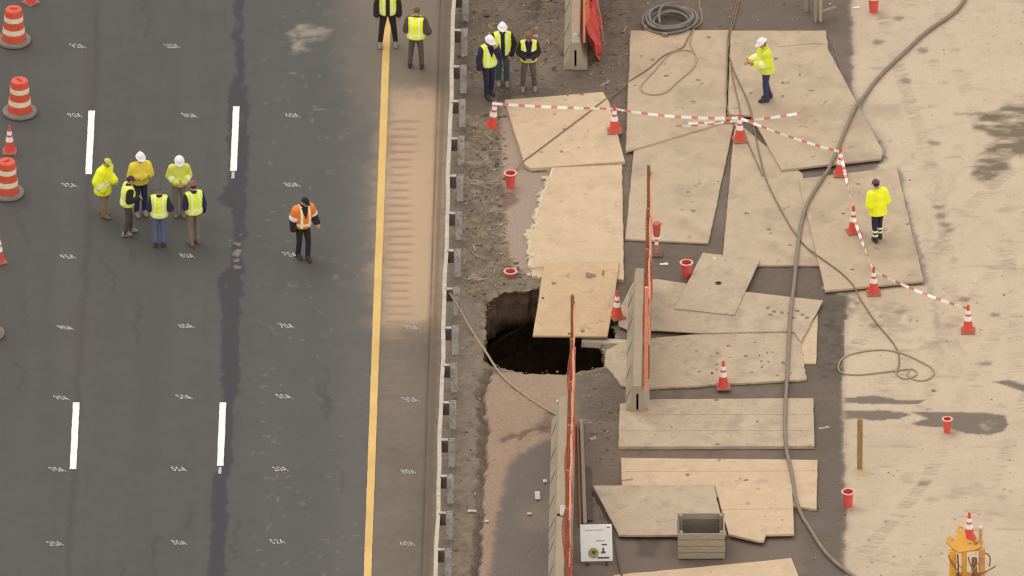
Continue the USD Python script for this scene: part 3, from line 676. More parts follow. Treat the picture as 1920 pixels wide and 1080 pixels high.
# ------------------------------------------------------------------ concrete barriers with tall safety fences
conc = mat('barrier_concrete', C(186, 170, 146), 0.85, 0.09, 2.0, bump=0.006, bscale=40, extra=[(4.0, 0.55, 0.72, C(168, 152, 130)), (18.0, 0.66, 0.72, C(150, 134, 114))])
slot_dark = mat('slot_dark', C(60, 50, 42), 0.9, 0.2, 10)
JP = np.array([(-0.305, 0), (-0.305, 0.08), (-0.175, 0.33), (-0.115, 0.79), (-0.10, 0.81), (0.10, 0.81), (0.115, 0.79), (0.175, 0.33), (0.305, 0.08), (0.305, 0)])
LBAR = 6.1


def barrier(u, v, label, length=LBAR, rz=0.0, far_end=False):
    """near end stands on the ground at picture point (u, v); runs away from the viewer"""
    p = at(u, v)
    t = thing('concrete_barrier', label, 'barrier', (p[0], p[1], 0), rz, 'concrete barriers set in a broken row')
    cs_ = m3.CrossSection([JP[::-1]])
    m = Manifold.extrude(cs_, length, 24).rotate([90, 0, 0]).translate([0, length, 0])
    for y0 in (0.0, length):
        m = m - Manifold.cube([0.055, 0.16, 0.5], True).translate([0, y0, 0.33])
    for k in range(3):
        m = m - Manifold.cube([0.2, 0.16, 0.12], True).rotate([0, 0, 0]).translate([-0.3, 0.9 + k * 2.1, 0.0])
    obj('barrier_body', m, conc, t, smooth=30)
    for y0 in (0.09, length - 0.09):
        obj('joint_slot', box(0, y0, 0.33, 0.05, 0.02, 0.48), slot_dark, t)
    for k in range(5):
        q = 0.55 + k * 1.22
        a = np.array([-0.30, q - 0.12, 0.10]); b = np.array([-0.17, q + 0.12, 0.345])
        obj('anchor_rod', tube(np.array([a, (a + b) / 2 + [-0.004, 0, 0], b]) + [-0.002, 0, 0.004], 0.012, 6), mat('rod_steel', C(150, 128, 102), 0.7, 0.2, 12), t)
    return t, p


wood_post = mat('fence_wood', C(150, 108, 76), 0.75, 0.2, 6.0, stretch=(4, 4, 0.7))
rust = mat('rusty_brown', C(170, 108, 78), 0.75, 0.2, 5.0, stretch=(4, 4, 0.7), extra=[(8.0, 0.5, 0.7, C(120, 78, 58))])
pale_orange = mat('pale_orange_rail', C(240, 160, 125), 0.6, 0.12, 5.0)
net_look = mat('orange_net', C(226, 96, 70), 0.6, 0.12, 8.0)
net_red = mat('red_net', C(222, 84, 76), 0.6, 0.15, 6.0)


def net(length, z0, z1, bulge, sx=0.11, sz=0.10, seed=1, yo=0.0):
    """Plastic safety mesh: woven strands, sagging between its posts."""
    r = np.random.default_rng(seed)
    ny = int(length / sx); nz = int((z1 - z0) / sz)

    def off(y, z):
        q = (z - z0) / (z1 - z0)
        return -0.10 * np.clip(1.25 - z, 0, 0.7) / 0.7 + bulge * (0.6 * np.sin(3.1 * y + seed) + 0.6 * np.sin(1.7 * y + 2 * q) + 0.4 * np.sin(7 * y + 5 * q)) * np.sin(np.pi * (0.15 + 0.8 * (1 - q)))
    ms = []

    def ribbon(pts, wv):
        n_ = len(pts); v = np.vstack([pts - wv, pts + wv]); k = np.arange(n_ - 1)
        f = np.vstack([np.stack([k, k + n_, k + n_ + 1], 1), np.stack([k, k + n_ + 1, k + 1], 1)])
        th = np.array([0.004, 0, 0])
        return trimesh.Trimesh(np.vstack([v, v + th]), np.vstack([f, f[:, ::-1] + 2 * n_]), process=False)
    ys = np.linspace(0, length, ny + 1); zs = np.linspace(z0, z1, nz + 1)
    for z in zs:
        zz = z - 0.05 * np.abs(np.sin(np.pi * ys / 2.1)) * (z - z0) / (z1 - z0)
        ms.append(ribbon(np.c_[off(ys, zz), ys + yo, zz], np.array([0, 0, 0.016])))
    for y in ys:
        ms.append(ribbon(np.c_[off(y, zs), np.full(len(zs), y + yo), zs], np.array([0, 0.014, 0])))
    return ms


def fence(pb, label, length, ypos, xoff, near_look, seed, net_top=2.6, zb=0.62, ztop=3.62):
    t = thing('safety_fence', label, 'fence', (pb[0] + xoff, pb[1], 0))
    n = len(ypos)
    for k, y in enumerate(ypos):
        obj('fence_post', box(rng.uniform(-0.012, 0.012), y, (zb + ztop) / 2 + (0.0 if k else 0.04), 0.09, 0.10, ztop - zb, b=0.008), near_look if k == 0 else (wood_post if k == n - 1 else rust), t)
    for z, lk, xo in ((1.05, rust, 0.062), (2.05, pale_orange, 0.064), (3.40, pale_orange, 0.062)):
        pts = [[xo + 0.01 * math.sin(3 * y), y, z - 0.03 * abs(math.sin(y * 1.5))] for y in np.linspace(ypos[0] - 0.08, ypos[-1] + 0.08, 40)]
        obj('fence_rail', tube(pts, 0.022, 6), lk, t)
    obj('safety_net', net(ypos[-1] - ypos[0], zb + 0.05, net_top, 0.10, seed=seed, yo=ypos[0]), net_look, t)
    return t


PB1t, PB1 = barrier(1195, 776, 'middle concrete barrier standing right of the sinkhole')
fence(PB1, 'tall orange mesh fence on the middle barrier right of the sinkhole', LBAR, [0.05, 2.1, 4.2, 6.45], 0.22, pale_orange, 3)
PB2t, PB2 = barrier(1051, 1020, 'concrete barrier in front of the sinkhole with orange fence, its far end at the hose')
fence(PB2, 'tall orange mesh fence on the barrier in front of the sinkhole', LBAR, [-4.6, -2.6, -0.3, 1.9, 4.1, 6.35], 0.215, rust, 5)
barrier(1046.5, 1242, 'concrete barrier cut by the bottom edge of the picture')
PB3t, PB3 = barrier(1079, 131, 'top concrete barrier with a slotted near end beside the crumpled red netting')
# crumpled netting on the top barrier
tf = thing('safety_fence', 'crumpled bright orange and red netting bunched on the top barrier', 'fence', (PB3[0] + 0.22, PB3[1], 0))
for k, y in enumerate((0.30, 2.4, 4.6)):
    obj('fence_post', box(0.0, y, 1.95, 0.06, 0.08, 2.6, b=0.008), pale_orange if k == 0 else rust, tf)


def drape(y0, y1, ztop, x_top, x_bot, zbot, seed, folds=9, spread=0.16):
    ny, nz = 60, 26
    a = np.linspace(0, 1, ny)[:, None]; b = np.linspace(0, 1, nz)[None, :]
    r = np.random.default_rng(seed); ph_ = r.uniform(0, 6, 4)
    y = y0 + (y1 - y0) * a + 0 * b
    z = ztop + (zbot - ztop) * b - 0.25 * a * (1 - a) * 4 * (1 - b) * 0.4 + 0 * a
    x = x_top + (x_bot - x_top) * b ** 1.5 + spread * (0.3 + 0.7 * b) * (np.sin(folds * 6.28 * a + ph_[0] + 2 * b) * 0.5 + 0.4 * np.sin(folds * 13 * a + ph_[1] + 3 * b)) + 0.05 * np.sin(9 * b + ph_[2] + 8 * a)
    y = y + 0.06 * np.sin(folds * 9 * a + 6 * b + ph_[3])
    v = np.stack([x, y, z], -1).reshape(-1, 3)
    i, j = np.meshgrid(np.arange(ny - 1), np.arange(nz - 1), indexing='ij')
    q = np.stack([i * nz + j, (i + 1) * nz + j, (i + 1) * nz + j + 1, i * nz + j + 1], -1).reshape(-1, 4)
    f = np.vstack([q[:, [0, 1, 2]], q[:, [0, 2, 3]]])
    th = np.array([0.006, 0, 0])
    return trimesh.Trimesh(np.vstack([v, v + th]), np.vstack([f[:, ::-1], f + len(v)]), process=False)


obj('safety_net', drape(0.45, 5.5, 2.1, 0.06, 0.16, 0.45, 3, 7, 0.10), mat('bright_orange_net', C(250, 118, 78), 0.55, 0.12, 7.0), tf, smooth=True)
obj('safety_net', drape(0.35, 2.6, 1.25, 0.14, 0.36, 0.02, 5, 4, 0.12), net_red, tf, smooth=True)
obj('loose_strap', tube(spline([(0.30, 1.5, 1.4), (0.36, 1.3, 1.1), (0.44, 1.1, 0.75), (0.48, 1.0, 0.3)], 0.05), 0.02, 6), mat('pink_strap', C(220, 140, 120), 0.6, 0.1, 6), tf)
bracket = thing('bracket', 'small pale steel bracket on the near top of the top barrier', 'bracket', (PB3[0], PB3[1] + 0.32, 0.81))
obj('bracket_plate', box(0, 0, 0.012, 0.13, 0.16, 0.022, b=0.004), mat('pale_steel', C(214, 206, 186), 0.5, 0.08, 8), bracket)
obj('bracket_knob', trimesh.creation.icosphere(2, 0.055).apply_translation([0.0, -0.02, 0.06]), looks['pale_steel'], bracket)
obj('bracket_hook', tube(spline([(0.04, 0.04, 0.02), (0.06, 0.1, 0.14), (0.05, 0.2, 0.16), (0.0, 0.26, 0.04)], 0.02), 0.014, 6), looks['pale_steel'], bracket)

# concrete beam sticking out over the hole
p0, p1 = at(1092, 634, 0.06), at(1186, 640, 0.06)
tb = thing('concrete_beam', 'short pale concrete beam jutting over the right side of the sinkhole', 'beam', (*((p0 + p1) / 2)[:2], 0))
L = np.linalg.norm((p1 - p0)[:2]); ang = math.atan2(p1[1] - p0[1], p1[0] - p0[0])
obj('beam', box(0, 0, -0.055, L, 0.22, 0.19, ang, b=0.012), mat('beam_concrete', C(206, 192, 168), 0.8, 0.08, 4.0, bump=0.005), tb)
obj('end_cap', box(-L / 2 - 0.006, 0.0, -0.055, 0.012, 0.20, 0.17, 0, b=0.004), mat('beam_end', C(222, 208, 182), 0.8, 0.06, 6), tb)

# ------------------------------------------------------------------ traffic cones
orange = mat('cone_orange', C(246, 94, 74), 0.5, 0.06, 5.0)
orange_red = mat('cone_red', C(226, 70, 66), 0.5, 0.08, 5.0)
sheet_white = mat('reflective_white', (0.80, 0.79, 0.74), 0.45, 0.04, 9.0)
rubber = mat('rubber_base', C(112, 98, 90), 0.8, 0.15, 6.0)


def cone_proto(label, loc, rz=0.0, base_look=None, h=0.76, group='orange cones with white collars round the works'):
    t = thing('traffic_cone', label, 'traffic cone', loc, rz, group)
    s = h / 0.76
    obj('base', [box(0, 0, 0.018, 0.36, 0.36, 0.036, b=0.008), box(0, 0, 0.042, 0.30, 0.30, 0.016, b=0.006)], base_look or mat('cone_base', C(186, 118, 100), 0.7, 0.15, 5.0), t)

    def rad(z): return 0.145 + (0.028 - 0.145) * (z / h)
    obj('cone_body', revolve([(rad(0.04), 0.04), (rad(h - 0.01), h - 0.01), (rad(h) - 0.006, h), (0.0, h)] if False else [(rad(0.04) + 0.012, 0.04), (rad(0.05), 0.055), (rad(h - 0.008), h - 0.008), (rad(h) - 0.006, h), (0.0, h)], 24), orange, t, smooth=35)
    for z0, z1 in ((0.33 * s, 0.46 * s), (0.52 * s, 0.62 * s)):
        obj('reflective_collar', revolve([(rad(z0), z0), (rad(z0) + 0.004, z0), (rad(z1) + 0.004, z1), (rad(z1), z1)], 24), sheet_white, t, smooth=35)
    tip = h - 0.03
    obj('cone_tip', revolve([(rad(tip), tip), (rad(tip) + 0.004, tip), (rad(h) + 0.004, h + 0.002), (0, h + 0.003)], 20), orange_red, t, smooth=35)
    return t


cone_list = [(1152, 249, 0.12, 'cone on the right edge of the pale angled plate, second along the tape', 0.1),
             (1387, 266, 0.07, 'cone where the loose tape ends cross, between two hoses', 0.2),
             (1576, 330, 0.12, 'cone at the lower edge of the plate under the worker with papers', 0.0),
             (1600, 438, 0.11, 'cone directly left of the worker in the plain yellow jacket', 0.3),
             (1638, 553, 0.0, 'cone at the lower edge of the square plate where the tape turns right', 0.1),
             (1815, 624, 0.0, 'rightmost tape cone standing alone on the sandy pad', 0.0),
             (1356, 729, 0.078, 'lone cone without tape on the grey speckled plate', 0.1),
             (1157, 598, 0.115, 'cone between the sinkhole plate and the middle barrier', 0.5),
             (1817, 1014, 0.0, 'cone standing just behind the yellow steel frame', 0.2),
             (18, 288, 0.0, 'small cone between two barrels at the left edge', 0.0),
             (-2, 494, 0.0, 'cone half cut off by the left edge of the picture', 0.4),
             (58, 8, 0.0, 'cone cut off by the top edge, only its pale base corner showing', 0.75)]
first = cone_proto('leaning cone at the left end of the tape, standing on dirt', (*at(921, 238)[:2], 0.0), 0.2)
# the leaning one is tilted as it stands
UsdGeom.Xform(first).AddRotateYOp().Set(9.0)
cone_up = None
CONES = [at(923, 192, 0.74)]
for (u, v, z, lab, rz) in cone_list:
    p = at(u, v - 3, z)
    if cone_up is None:
        cone_up = cone_proto(lab, (p[0], p[1], z), rz)
    else:
        dup(cone_up, (p[0], p[1], z), rz, lab)
    CONES.append(np.array([p[0], p[1], z]))

# ------------------------------------------------------------------ barrels
def barrel(label, loc, group):
    t = thing('traffic_barrel', label, 'traffic barrel', loc, 0.0, group)
    br = [(0.30, 0.08), (0.30, 0.27), (0.285, 0.29), (0.275, 0.44), (0.262, 0.46), (0.256, 0.61), (0.245, 0.63), (0.240, 0.78), (0.228, 0.80), (0.222, 0.93), (0.20, 0.96), (0.0, 0.965)]
    rr = lambda z: np.interp(z, [p[1] for p in br], [p[0] for p in br])
    obj('barrel_body', revolve(br, 36), mat('barrel_orange', C(232, 96, 66), 0.5, 0.08, 4.0), t, smooth=30)
    for z0, z1, lk in ((0.30, 0.435, sheet_white), (0.64, 0.775, sheet_white)):
        obj('reflective_band', revolve([(rr(z0) - 0.01, z0), (rr(z0) + 0.004, z0), (rr(z1) + 0.004, z1), (rr(z1) - 0.01, z1)], 36), mat('cream_band', (0.74, 0.64, 0.47), 0.5, 0.05, 8), t, smooth=30)
    obj('tyre_base', revolve([(0.30, 0.005), (0.43, 0.005), (0.445, 0.03), (0.44, 0.075), (0.40, 0.10), (0.31, 0.10), (0.302, 0.08)], 40), mat('tyre_rubber', C(146, 132, 124), 0.8, 0.1, 6), t, smooth=30)
    obj('handle', [box(0, 0, 0.985, 0.20, 0.035, 0.05, b=0.01), box(0.07, 0, 0.975, 0.03, 0.05, 0.03), box(-0.07, 0, 0.975, 0.03, 0.05, 0.03)], mat('barrel_top', C(236, 92, 70), 0.5, 0.08, 5), t)
    return t


bars = [(26, 78, 'orange and white barrel nearest the top left corner'), (37, 212, 'orange and white barrel in the left row beside the upper lane dash'),
        (13, 364, 'orange and white barrel partly cut by the left edge, below the small cone'), (-24, 628, 'barrel almost out of the picture at the left edge, only its base showing')]
b0 = None
for u, v, lab in bars:
    p = at(u, v)
    if b0 is None: b0 = barrel(lab, (p[0], p[1], 0.008), 'barrels along the closed lane')
    else: dup(b0, (p[0], p[1], 0.008), rng.uniform(0, 3), lab)

# ------------------------------------------------------------------ pails
def pail(label, loc, h=0.42, r=0.138, rz=0.0, tilt=0.0):
    t = thing('pail', label, 'bucket', loc, rz, 'red buckets standing about the works')
    obj('pail_body', revolve([(0.0, 0.004), (r * 0.78, 0.004), (r * 0.8, 0.02), (r, h), (r - 0.008, h), (r * 0.8 - 0.008, 0.03), (0, 0.03)], 28), mat('pail_red', C(240, 98, 84), 0.45, 0.06, 4.0), t, smooth=35)
    obj('pail_rim', revolve([(r - 0.010, h - 0.018), (r + 0.034, h - 0.014), (r + 0.038, h + 0.004), (r - 0.010, h + 0.006)], 28), mat('pail_rim', C(244, 182, 166), 0.5, 0.06, 5.0), t, smooth=35)
    k = np.linspace(0, np.pi, 14)
    obj('pail_handle', tube(np.c_[(r + 0.03) * np.cos(k), -(r * 0.4 + 0.03) * np.sin(k), h - 0.02 - 0.10 * np.sin(k)], 0.006, 6), mat('wire_grey', C(170, 160, 150), 0.5, 0.1, 8), t)
    return t


p = at(957, 351); pl = pail('red bucket standing in the smooth mud, where the thin rope ends', (p[0], p[1], 0.0))
p = at(1287, 519); dup(pl, (p[0], p[1], 0.0), 0.4, 'red bucket on dark asphalt beside the plate with the round eye')
p = at(1590, 949); dup(pl, (p[0], p[1], 0.0), 2.0, 'red bucket on the edge between the dark asphalt and the sandy pad')
p = at(1638, 22); dup(pl, (p[0], p[1], 0.0), 1.0, 'dusty red bucket near the top edge of the sandy pad')
p = at(957, 516); dup(pl, (p[0], p[1], -0.30), 0.0, 'red bucket sunk to its rim in the dirt above the sinkhole')
p = at(1776, 810); pail('narrow red bucket standing in the dark stain on the pad', (p[0], p[1], 0.0), 0.38, 0.105, 0.5)
# channelizer behind the middle fence
p = at(1231, 478)
t = thing('delineator_post', 'orange and white delineator with a red top, just behind the middle fence', 'delineator', (p[0], p[1], 0.0))
obj('delineator_base', box(0, 0, 0.025, 0.3, 0.3, 0.05, b=0.01), rubber, t)
obj('delineator_tube', trimesh.creation.cylinder(0.045, 0.5, sections=18).apply_translation([0, 0, 0.3]), mat('tube_orange', C(234, 130, 96), 0.5, 0.08, 5), t, smooth=35)
obj('reflective_band', trimesh.creation.cylinder(0.049, 0.10, sections=18).apply_translation([0, 0, 0.36]), sheet_white, t, smooth=35)
obj('delineator_head', revolve([(0, 0.54), (0.085, 0.54), (0.11, 0.90), (0.10, 0.93), (0.0, 0.93)], 20), mat('head_red', C(206, 98, 78), 0.6, 0.1, 5), t, smooth=35)
obj('reflective_band', trimesh.creation.cylinder(0.10, 0.06, sections=18).apply_translation([0, 0, 0.535]), sheet_white, t, smooth=35)

# ------------------------------------------------------------------ barricade tape
def tape(a, b, label, sag=0.10, w=0.105, twist=0.0, seed=0, period=0.46):
    a, b = np.asarray(a, float), np.asarray(b, float)
    L = np.linalg.norm(b - a); n = max(2, int(L / 0.21))
    r = np.random.default_rng(seed); p1_, p2_ = r.uniform(0, 6, 2)

    def pos(s):
        q = a + (b - a) * s; q = q - np.array([0, 0, 4 * sag * s * (1 - s)]); return q
    vs, fs, cs_ = [], [], []
    side = np.cross(b - a, [0, 0, 1]); side /= np.linalg.norm(side)
    sub = 4
    for k in range(n):
        col = (0.80, 0.79, 0.75) if k % 2 == 0 else C(236, 138, 104)
        for q in range(sub + 1):
            s = (k + q / sub + (0.0 if k % 2 == 0 else 0.22 * (1 - q / sub)) + (0.22 * q / sub if k % 2 == 0 else 0.0)) / n; s = min(s, 1.0); c = pos(s); tw = (twist + 0.35) * math.sin(5 * s + p1_) + 0.3 * math.sin(9 * s + p2_) - 0.35
            d = np.array([0, 0, math.cos(tw)]) + side * math.sin(tw)
            vs += [c - d * w / 2, c + d * w / 2]; cs_ += [col, col]
        b0_ = len(vs) - 2 * (sub + 1)

        for q in range(sub):
            o = b0_ + 2 * q; fs += [[o, o + 2, o + 3], [o, o + 3, o + 1]]
    vs = np.array(vs); fs = np.array(fs); off = side * 0.002
    p_ = obj('barricade_tape', trimesh.Trimesh(np.vstack([vs, vs + off]), np.vstack([fs, fs[:, ::-1] + len(vs)]), process=False), looks['printed'])
    set_tone(p_, np.vstack([cs_, cs_]))
    tag(p_, label, 'barricade tape', 'striped tape strung between the cones')
    return p_


top = lambda k, dz=0.66: CONES[k] + [0, 0, dz]
tape(CONES[0] - [0, 0, 0.03], top(1), 'striped tape across the pale angled plate, from the leaning cone to the next', 0.03, 0.07, seed=1)
tape(top(1), top(2), 'striped tape across the long tan plates, between the second and third cones', 0.10, 0.07, seed=2)
e = at(1252, 236, 0.30); tape(top(2, 0.60), e, 'loose striped tape end hanging left from the third cone', 0.06, 0.07, seed=3)
e = at(1506, 211, 0.35); m_ = at(1290, 231, 0.5); tape(m_, e, 'loose striped tape end pointing right towards the worker with papers', 0.08, 0.07, seed=4)
tape(top(2), top(3), 'striped tape slanting down right under the worker with papers', 0.06, 0.07, seed=5)
tape(top(3), top(4), 'striped tape running down to the cone beside the yellow jacket', 0.05, 0.07, 0.6, seed=6)
tape(top(4, 0.45), top(5), 'striped tape between the cone by the yellow jacket and the turning cone', 0.05, 0.07, 0.6, seed=7)
tape(top(5), top(6), 'rightmost striped tape, ending at the lone pad cone', 0.08, 0.07, seed=8)

# ------------------------------------------------------------------ hoses, ropes
hose_grey = mat('hose_grey', C(146, 130, 112), 0.6, 0.1, 6)
rope_pale = mat('rope_pale', C(184, 160, 130), 0.75, 0.1, 9)
coil_grey = mat('coil_grey', C(138, 128, 120), 0.55, 0.1, 6)
rope_brown = mat('rope_brown', C(150, 122, 98), 0.75, 0.12, 9)


def hose(name, label, cat, px, r, look, lift=None, group=None, parent=None, z_at=None):
    w = spline(np.c_[atp(px, 0.08), np.zeros(len(px)) if z_at is None else np.array(z_at)], 0.10)
    if z_at is None:
        z = np.array([topz(x, y) for x, y in w[:, :2]])
        z = np.maximum(z, ndimage.maximum_filter1d(z, 5)); z = ndimage.gaussian_filter1d(z, 2.0)
        w[:, 2] = z + r + 0.004
    else:
        w[:, 2] += r
    if lift is not None: w[:, 2] += lift
    p_ = obj(name, tube(w, r, 8), look, parent, smooth=60)
    return tag(p_, label, cat, group) if parent is None else p_


hose('hose', 'thick grey hose curving from the top right down to the bottom edge', 'hose',
     [(1812, -20), (1798, 12), (1775, 32), (1745, 52), (1700, 92), (1660, 130), (1625, 172), (1600, 215), (1580, 262), (1562, 305), (1535, 350), (1510, 395), (1499, 440), (1490, 520), (1481, 610), (1476, 700), (1472, 780), (1474, 840), (1486, 900), (1494, 945), (1520, 992), (1555, 1042), (1595, 1075), (1640, 1110)], 0.05, hose_grey)
hose('cable', 'long dark cable crossing under the thick hose and ending at the loop on the pad', 'cable',
     [(1388, -20), (1378, 30), (1369, 70), (1368, 110), (1378, 142), (1400, 190), (1420, 270), (1440, 345), (1465, 395), (1492, 440), (1530, 480), (1582, 519), (1615, 560), (1650, 610), (1682, 652), (1686, 675), (1681, 695)], 0.020, rope_brown)
hose('cable', 'short dark cable following the seam between the two big tan plates', 'cable',
     [(1384, -20), (1374, 30), (1365, 72), (1363, 130), (1362, 190), (1366, 215), (1380, 240)], 0.016, rope_brown)
hose('cable', 'thin cable between the third cone and the square plate seam', 'cable', [(1370, 120), (1376, 160), (1385, 200), (1392, 235), (1410, 285), (1430, 330)], 0.016, rope_brown)
k = np.linspace(0.25, 2 * np.pi + 0.7, 34)
loop = np.c_[1660 + 90 * np.cos(k) * (1 - 0.02 * k), 682 + 27 * np.sin(k) + 4 * np.cos(k)]
loop = np.vstack([[(1681, 692), (1690, 702), (1712, 704), (1722, 695), (1712, 687), (1702, 692)], [(1708, 705), (1725, 710)], loop[:]])
hose('rope', 'pale rope laid in a long flat loop on the sandy pad', 'rope', [(1681, 690), (1683, 700), (1695, 706), (1712, 703), (1719, 694), (1708, 688), (1702, 694), (1706, 704), (1728, 710), (1748, 702), (1750, 690), (1730, 676), (1700, 662), (1665, 653), (1620, 655), (1585, 665), (1572, 682), (1578, 695), (1600, 699), (1640, 696), (1680, 691), (1705, 688)], 0.02, rope_pale)
# coil of hose at the top
cc = at(1256, 47)
tcl = thing('hose_coil', 'grey hose coiled in a heap on the big tan plate at the top', 'hose coil', (cc[0], cc[1], 0))
cr = np.random.default_rng(11)
for q in range(6):
    tt = np.linspace(0, 2 * np.pi, 70)
    rx, ry = 0.68 - 0.045 * q + cr.uniform(-0.03, 0.03), 0.70 - 0.05 * q + cr.uniform(-0.03, 0.03)
    ph0 = cr.uniform(0, 6)
    ptsc = np.c_[rx * np.cos(tt) + cr.uniform(-0.05, 0.05), ry * np.sin(tt) + cr.uniform(-0.06, 0.06) - 0.02 * q, 0.16 + 0.045 * (q % 4) + 0.03 * np.sin(2 * tt + ph0)]
    obj('turn', tube(ptsc, 0.036, 8), coil_grey, tcl, smooth=60)
obj('turn', tube(spline([(-0.25, -0.45, 0.3), (-0.28, 0.0, 0.33), (-0.12, 0.5, 0.34), (0.15, 0.62, 0.3)], 0.06), 0.03, 8), coil_grey, tcl, smooth=60)
obj('coupling', [trimesh.creation.cylinder(0.05, 0.14, sections=16).apply_transform(trimesh.transformations.rotation_matrix(1.57, [0, 1, 0])).apply_translation([-0.12, -0.8, 0.17]),
                 trimesh.creation.cylinder(0.05, 0.12, sections=16).apply_transform(trimesh.transformations.rotation_matrix(1.57, [1, 0, 0])).apply_translation([-0.62, -0.42, 0.15])], mat('coupling', C(150, 140, 130), 0.5, 0.1, 5), tcl, smooth=35)
hose('rope', 'rope from the hose coil laid in a slanted loop on the big tan plate', 'rope',
     [(1318, -10), (1316, 25), (1312, 42), (1302, 52), (1300, 62), (1294, 80), (1300, 98), (1306, 112), (1302, 128), (1285, 145), (1262, 165), (1245, 178), (1220, 181), (1201, 172), (1205, 160), (1228, 135), (1250, 110), (1270, 99), (1290, 98), (1302, 105)], 0.015, rope_pale)
hose('rope', 'thin rope running diagonally across the pale angled plate to the red bucket', 'rope',
     [(1298, 28), (1300, 45), (1298, 60), (1288, 78), (1280, 92), (1250, 105), (1225, 125), (1195, 146), (1170, 162), (1130, 193), (1080, 232), (1040, 262), (1000, 292), (978, 308), (965, 320)], 0.016, rope_brown)
hose('rope', 'pale rope sagging from the guardrail to the red bucket in the mud', 'rope', [(838, 356), (852, 343), (870, 327), (885, 334), (905, 338), (925, 337), (948, 330)], 0.015, rope_pale)
w = spline(np.array([[*at(836, 540, 0.74)[:2], 0.74], [*at(852, 560, 0.6)[:2], 0.55], [*at(880, 610, 0.15)[:2], 0.12], [*at(915, 668)[:2], 0.03], [*at(940, 705)[:2], 0.03], [*at(970, 732)[:2], 0.03], [*at(1005, 757)[:2], 0.03], [*at(1046, 781)[:2], 0.04]]), 0.06)
tag(obj('hose', tube(w, 0.03, 8), rope_pale, smooth=60), 'pale hose hung on the guardrail and running past the sinkhole to the barrier', 'hose')
hose('cable', 'dark cable running down right of the lower barrier past the white board', 'cable', [(1088, 792), (1092, 840), (1098, 880), (1112, 920), (1132, 955), (1146, 985), (1152, 1010), (1158, 1045), (1168, 1090), (1178, 1130)], 0.024, mat('cable_dark', C(96, 82, 70), 0.6, 0.1, 6))
hose('rope', 'thin cord from the sunken bucket to the broken slab', 'rope', [(970, 500), (990, 506), (1012, 507), (1020, 508)], 0.012, rope_pale)
hose('cable', 'thin loose cable end by the dark wedge right of the upper plate', 'cable', [(1556, 78), (1566, 90), (1571, 108), (1576, 125), (1578, 140)], 0.012, hose_grey)

# ------------------------------------------------------------------ crate, boards, posts
plank_w = mat('grey_plank', C(172, 158, 134), 0.8, 0.14, 5.0, stretch=(0.8, 6, 6), bump=0.004, bscale=30)
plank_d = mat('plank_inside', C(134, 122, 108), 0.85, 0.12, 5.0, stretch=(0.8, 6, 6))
p = at(1315, 1050)
cr_t = thing('wooden_crate', 'open grey timber crate standing near the bottom edge', 'crate', (p[0], p[1], 0.0), 0.02)
Wc, Dc, Hc = 1.18, 1.02, 0.74
for k in range(4):
    z = 0.02 + (k + 0.5) * Hc / 4
    hh = Hc / 4 - 0.014
    obj('front_plank', box(rng.uniform(-0.006, 0.006), 0.025, z, Wc, 0.04, hh, b=0.006), plank_w, cr_t)
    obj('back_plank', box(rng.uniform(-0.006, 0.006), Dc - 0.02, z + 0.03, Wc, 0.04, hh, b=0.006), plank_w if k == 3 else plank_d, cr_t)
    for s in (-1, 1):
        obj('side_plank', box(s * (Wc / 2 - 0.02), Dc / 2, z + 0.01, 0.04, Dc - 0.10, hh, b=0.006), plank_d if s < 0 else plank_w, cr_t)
for sx_ in (-1, 1):
    for y in (0.09, Dc - 0.09):
        obj('corner_post', box(sx_ * (Wc / 2 - 0.085), y, Hc / 2 + 0.03, 0.085, 0.085, Hc + 0.02, b=0.008), plank_w, cr_t)
obj('crate_floor', box(0, Dc / 2, 0.03, Wc - 0.10, Dc - 0.10, 0.02), plank_d, cr_t)

# white board near the lower fence
p = at(1119, 1060)
wb = thing('white_board', 'white board with printed marks and a round yellow-green emblem, leaning beside the lower fence', 'board', (p[0], p[1], 0.0), 0.06)
tilt = math.radians(-58)
R = trimesh.transformations.rotation_matrix(math.radians(32), [-1, 0, 0]) 


def onboard(m):
    m = m.copy(); m.apply_transform(trimesh.transformations.rotation_matrix(math.radians(90 - 32), [1, 0, 0])); m.apply_translation([0, 0.0, 0.10]); return m


obj('panel', onboard(box(0, 0.48, 0, 0.80, 0.93, 0.03, b=0.006)), mat('board_white', (0.74, 0.73, 0.68), 0.5, 0.04, 4), wb)
obj('round_emblem', onboard(trimesh.creation.cylinder(0.135, 0.006, sections=32).apply_translation([-0.08, 0.22, 0.018])), mat('emblem_green', C(150, 142, 88), 0.6, 0.25, 14, rgb2=C(196, 184, 120)), wb)
obj('emblem_center', onboard(trimesh.creation.cylinder(0.045, 0.004, sections=24).apply_translation([-0.07, 0.24, 0.0225])), mat('emblem_dark', C(76, 66, 50), 0.6, 0.2, 10), wb)
ink = mat('ink', C(106, 92, 96), 0.6, 0.2, 20)
for (x, y, sx_, sy_) in ((0.17, 0.30, 0.045, 0.10), (0.17, 0.235, 0.12, 0.05), (0.20, 0.43, 0.13, 0.035), (0.17, 0.10, 0.30, 0.045), (0.10, 0.53, 0.22, 0.014), (0.31, 0.86, 0.07, 0.025), (-0.05, 0.80, 0.45, 0.010)):
    obj('printed_mark', onboard(box(x, y, 0.018, sx_, sy_, 0.006)), ink, wb)
for s in (-1, 1):
    obj('leg', tube(np.array([[s * 0.30, 0.62, 0.0], [s * 0.30, 0.47, 0.45], [s * 0.30, 0.38, 0.68]]), 0.022, 6), mat('leg_dark', C(86, 76, 70), 0.6, 0.1, 8), wb)
    obj('foot_rail', box(s * 0.24, -0.01, 0.05, 0.06, 0.06, 0.10), looks['leg_dark'], wb)

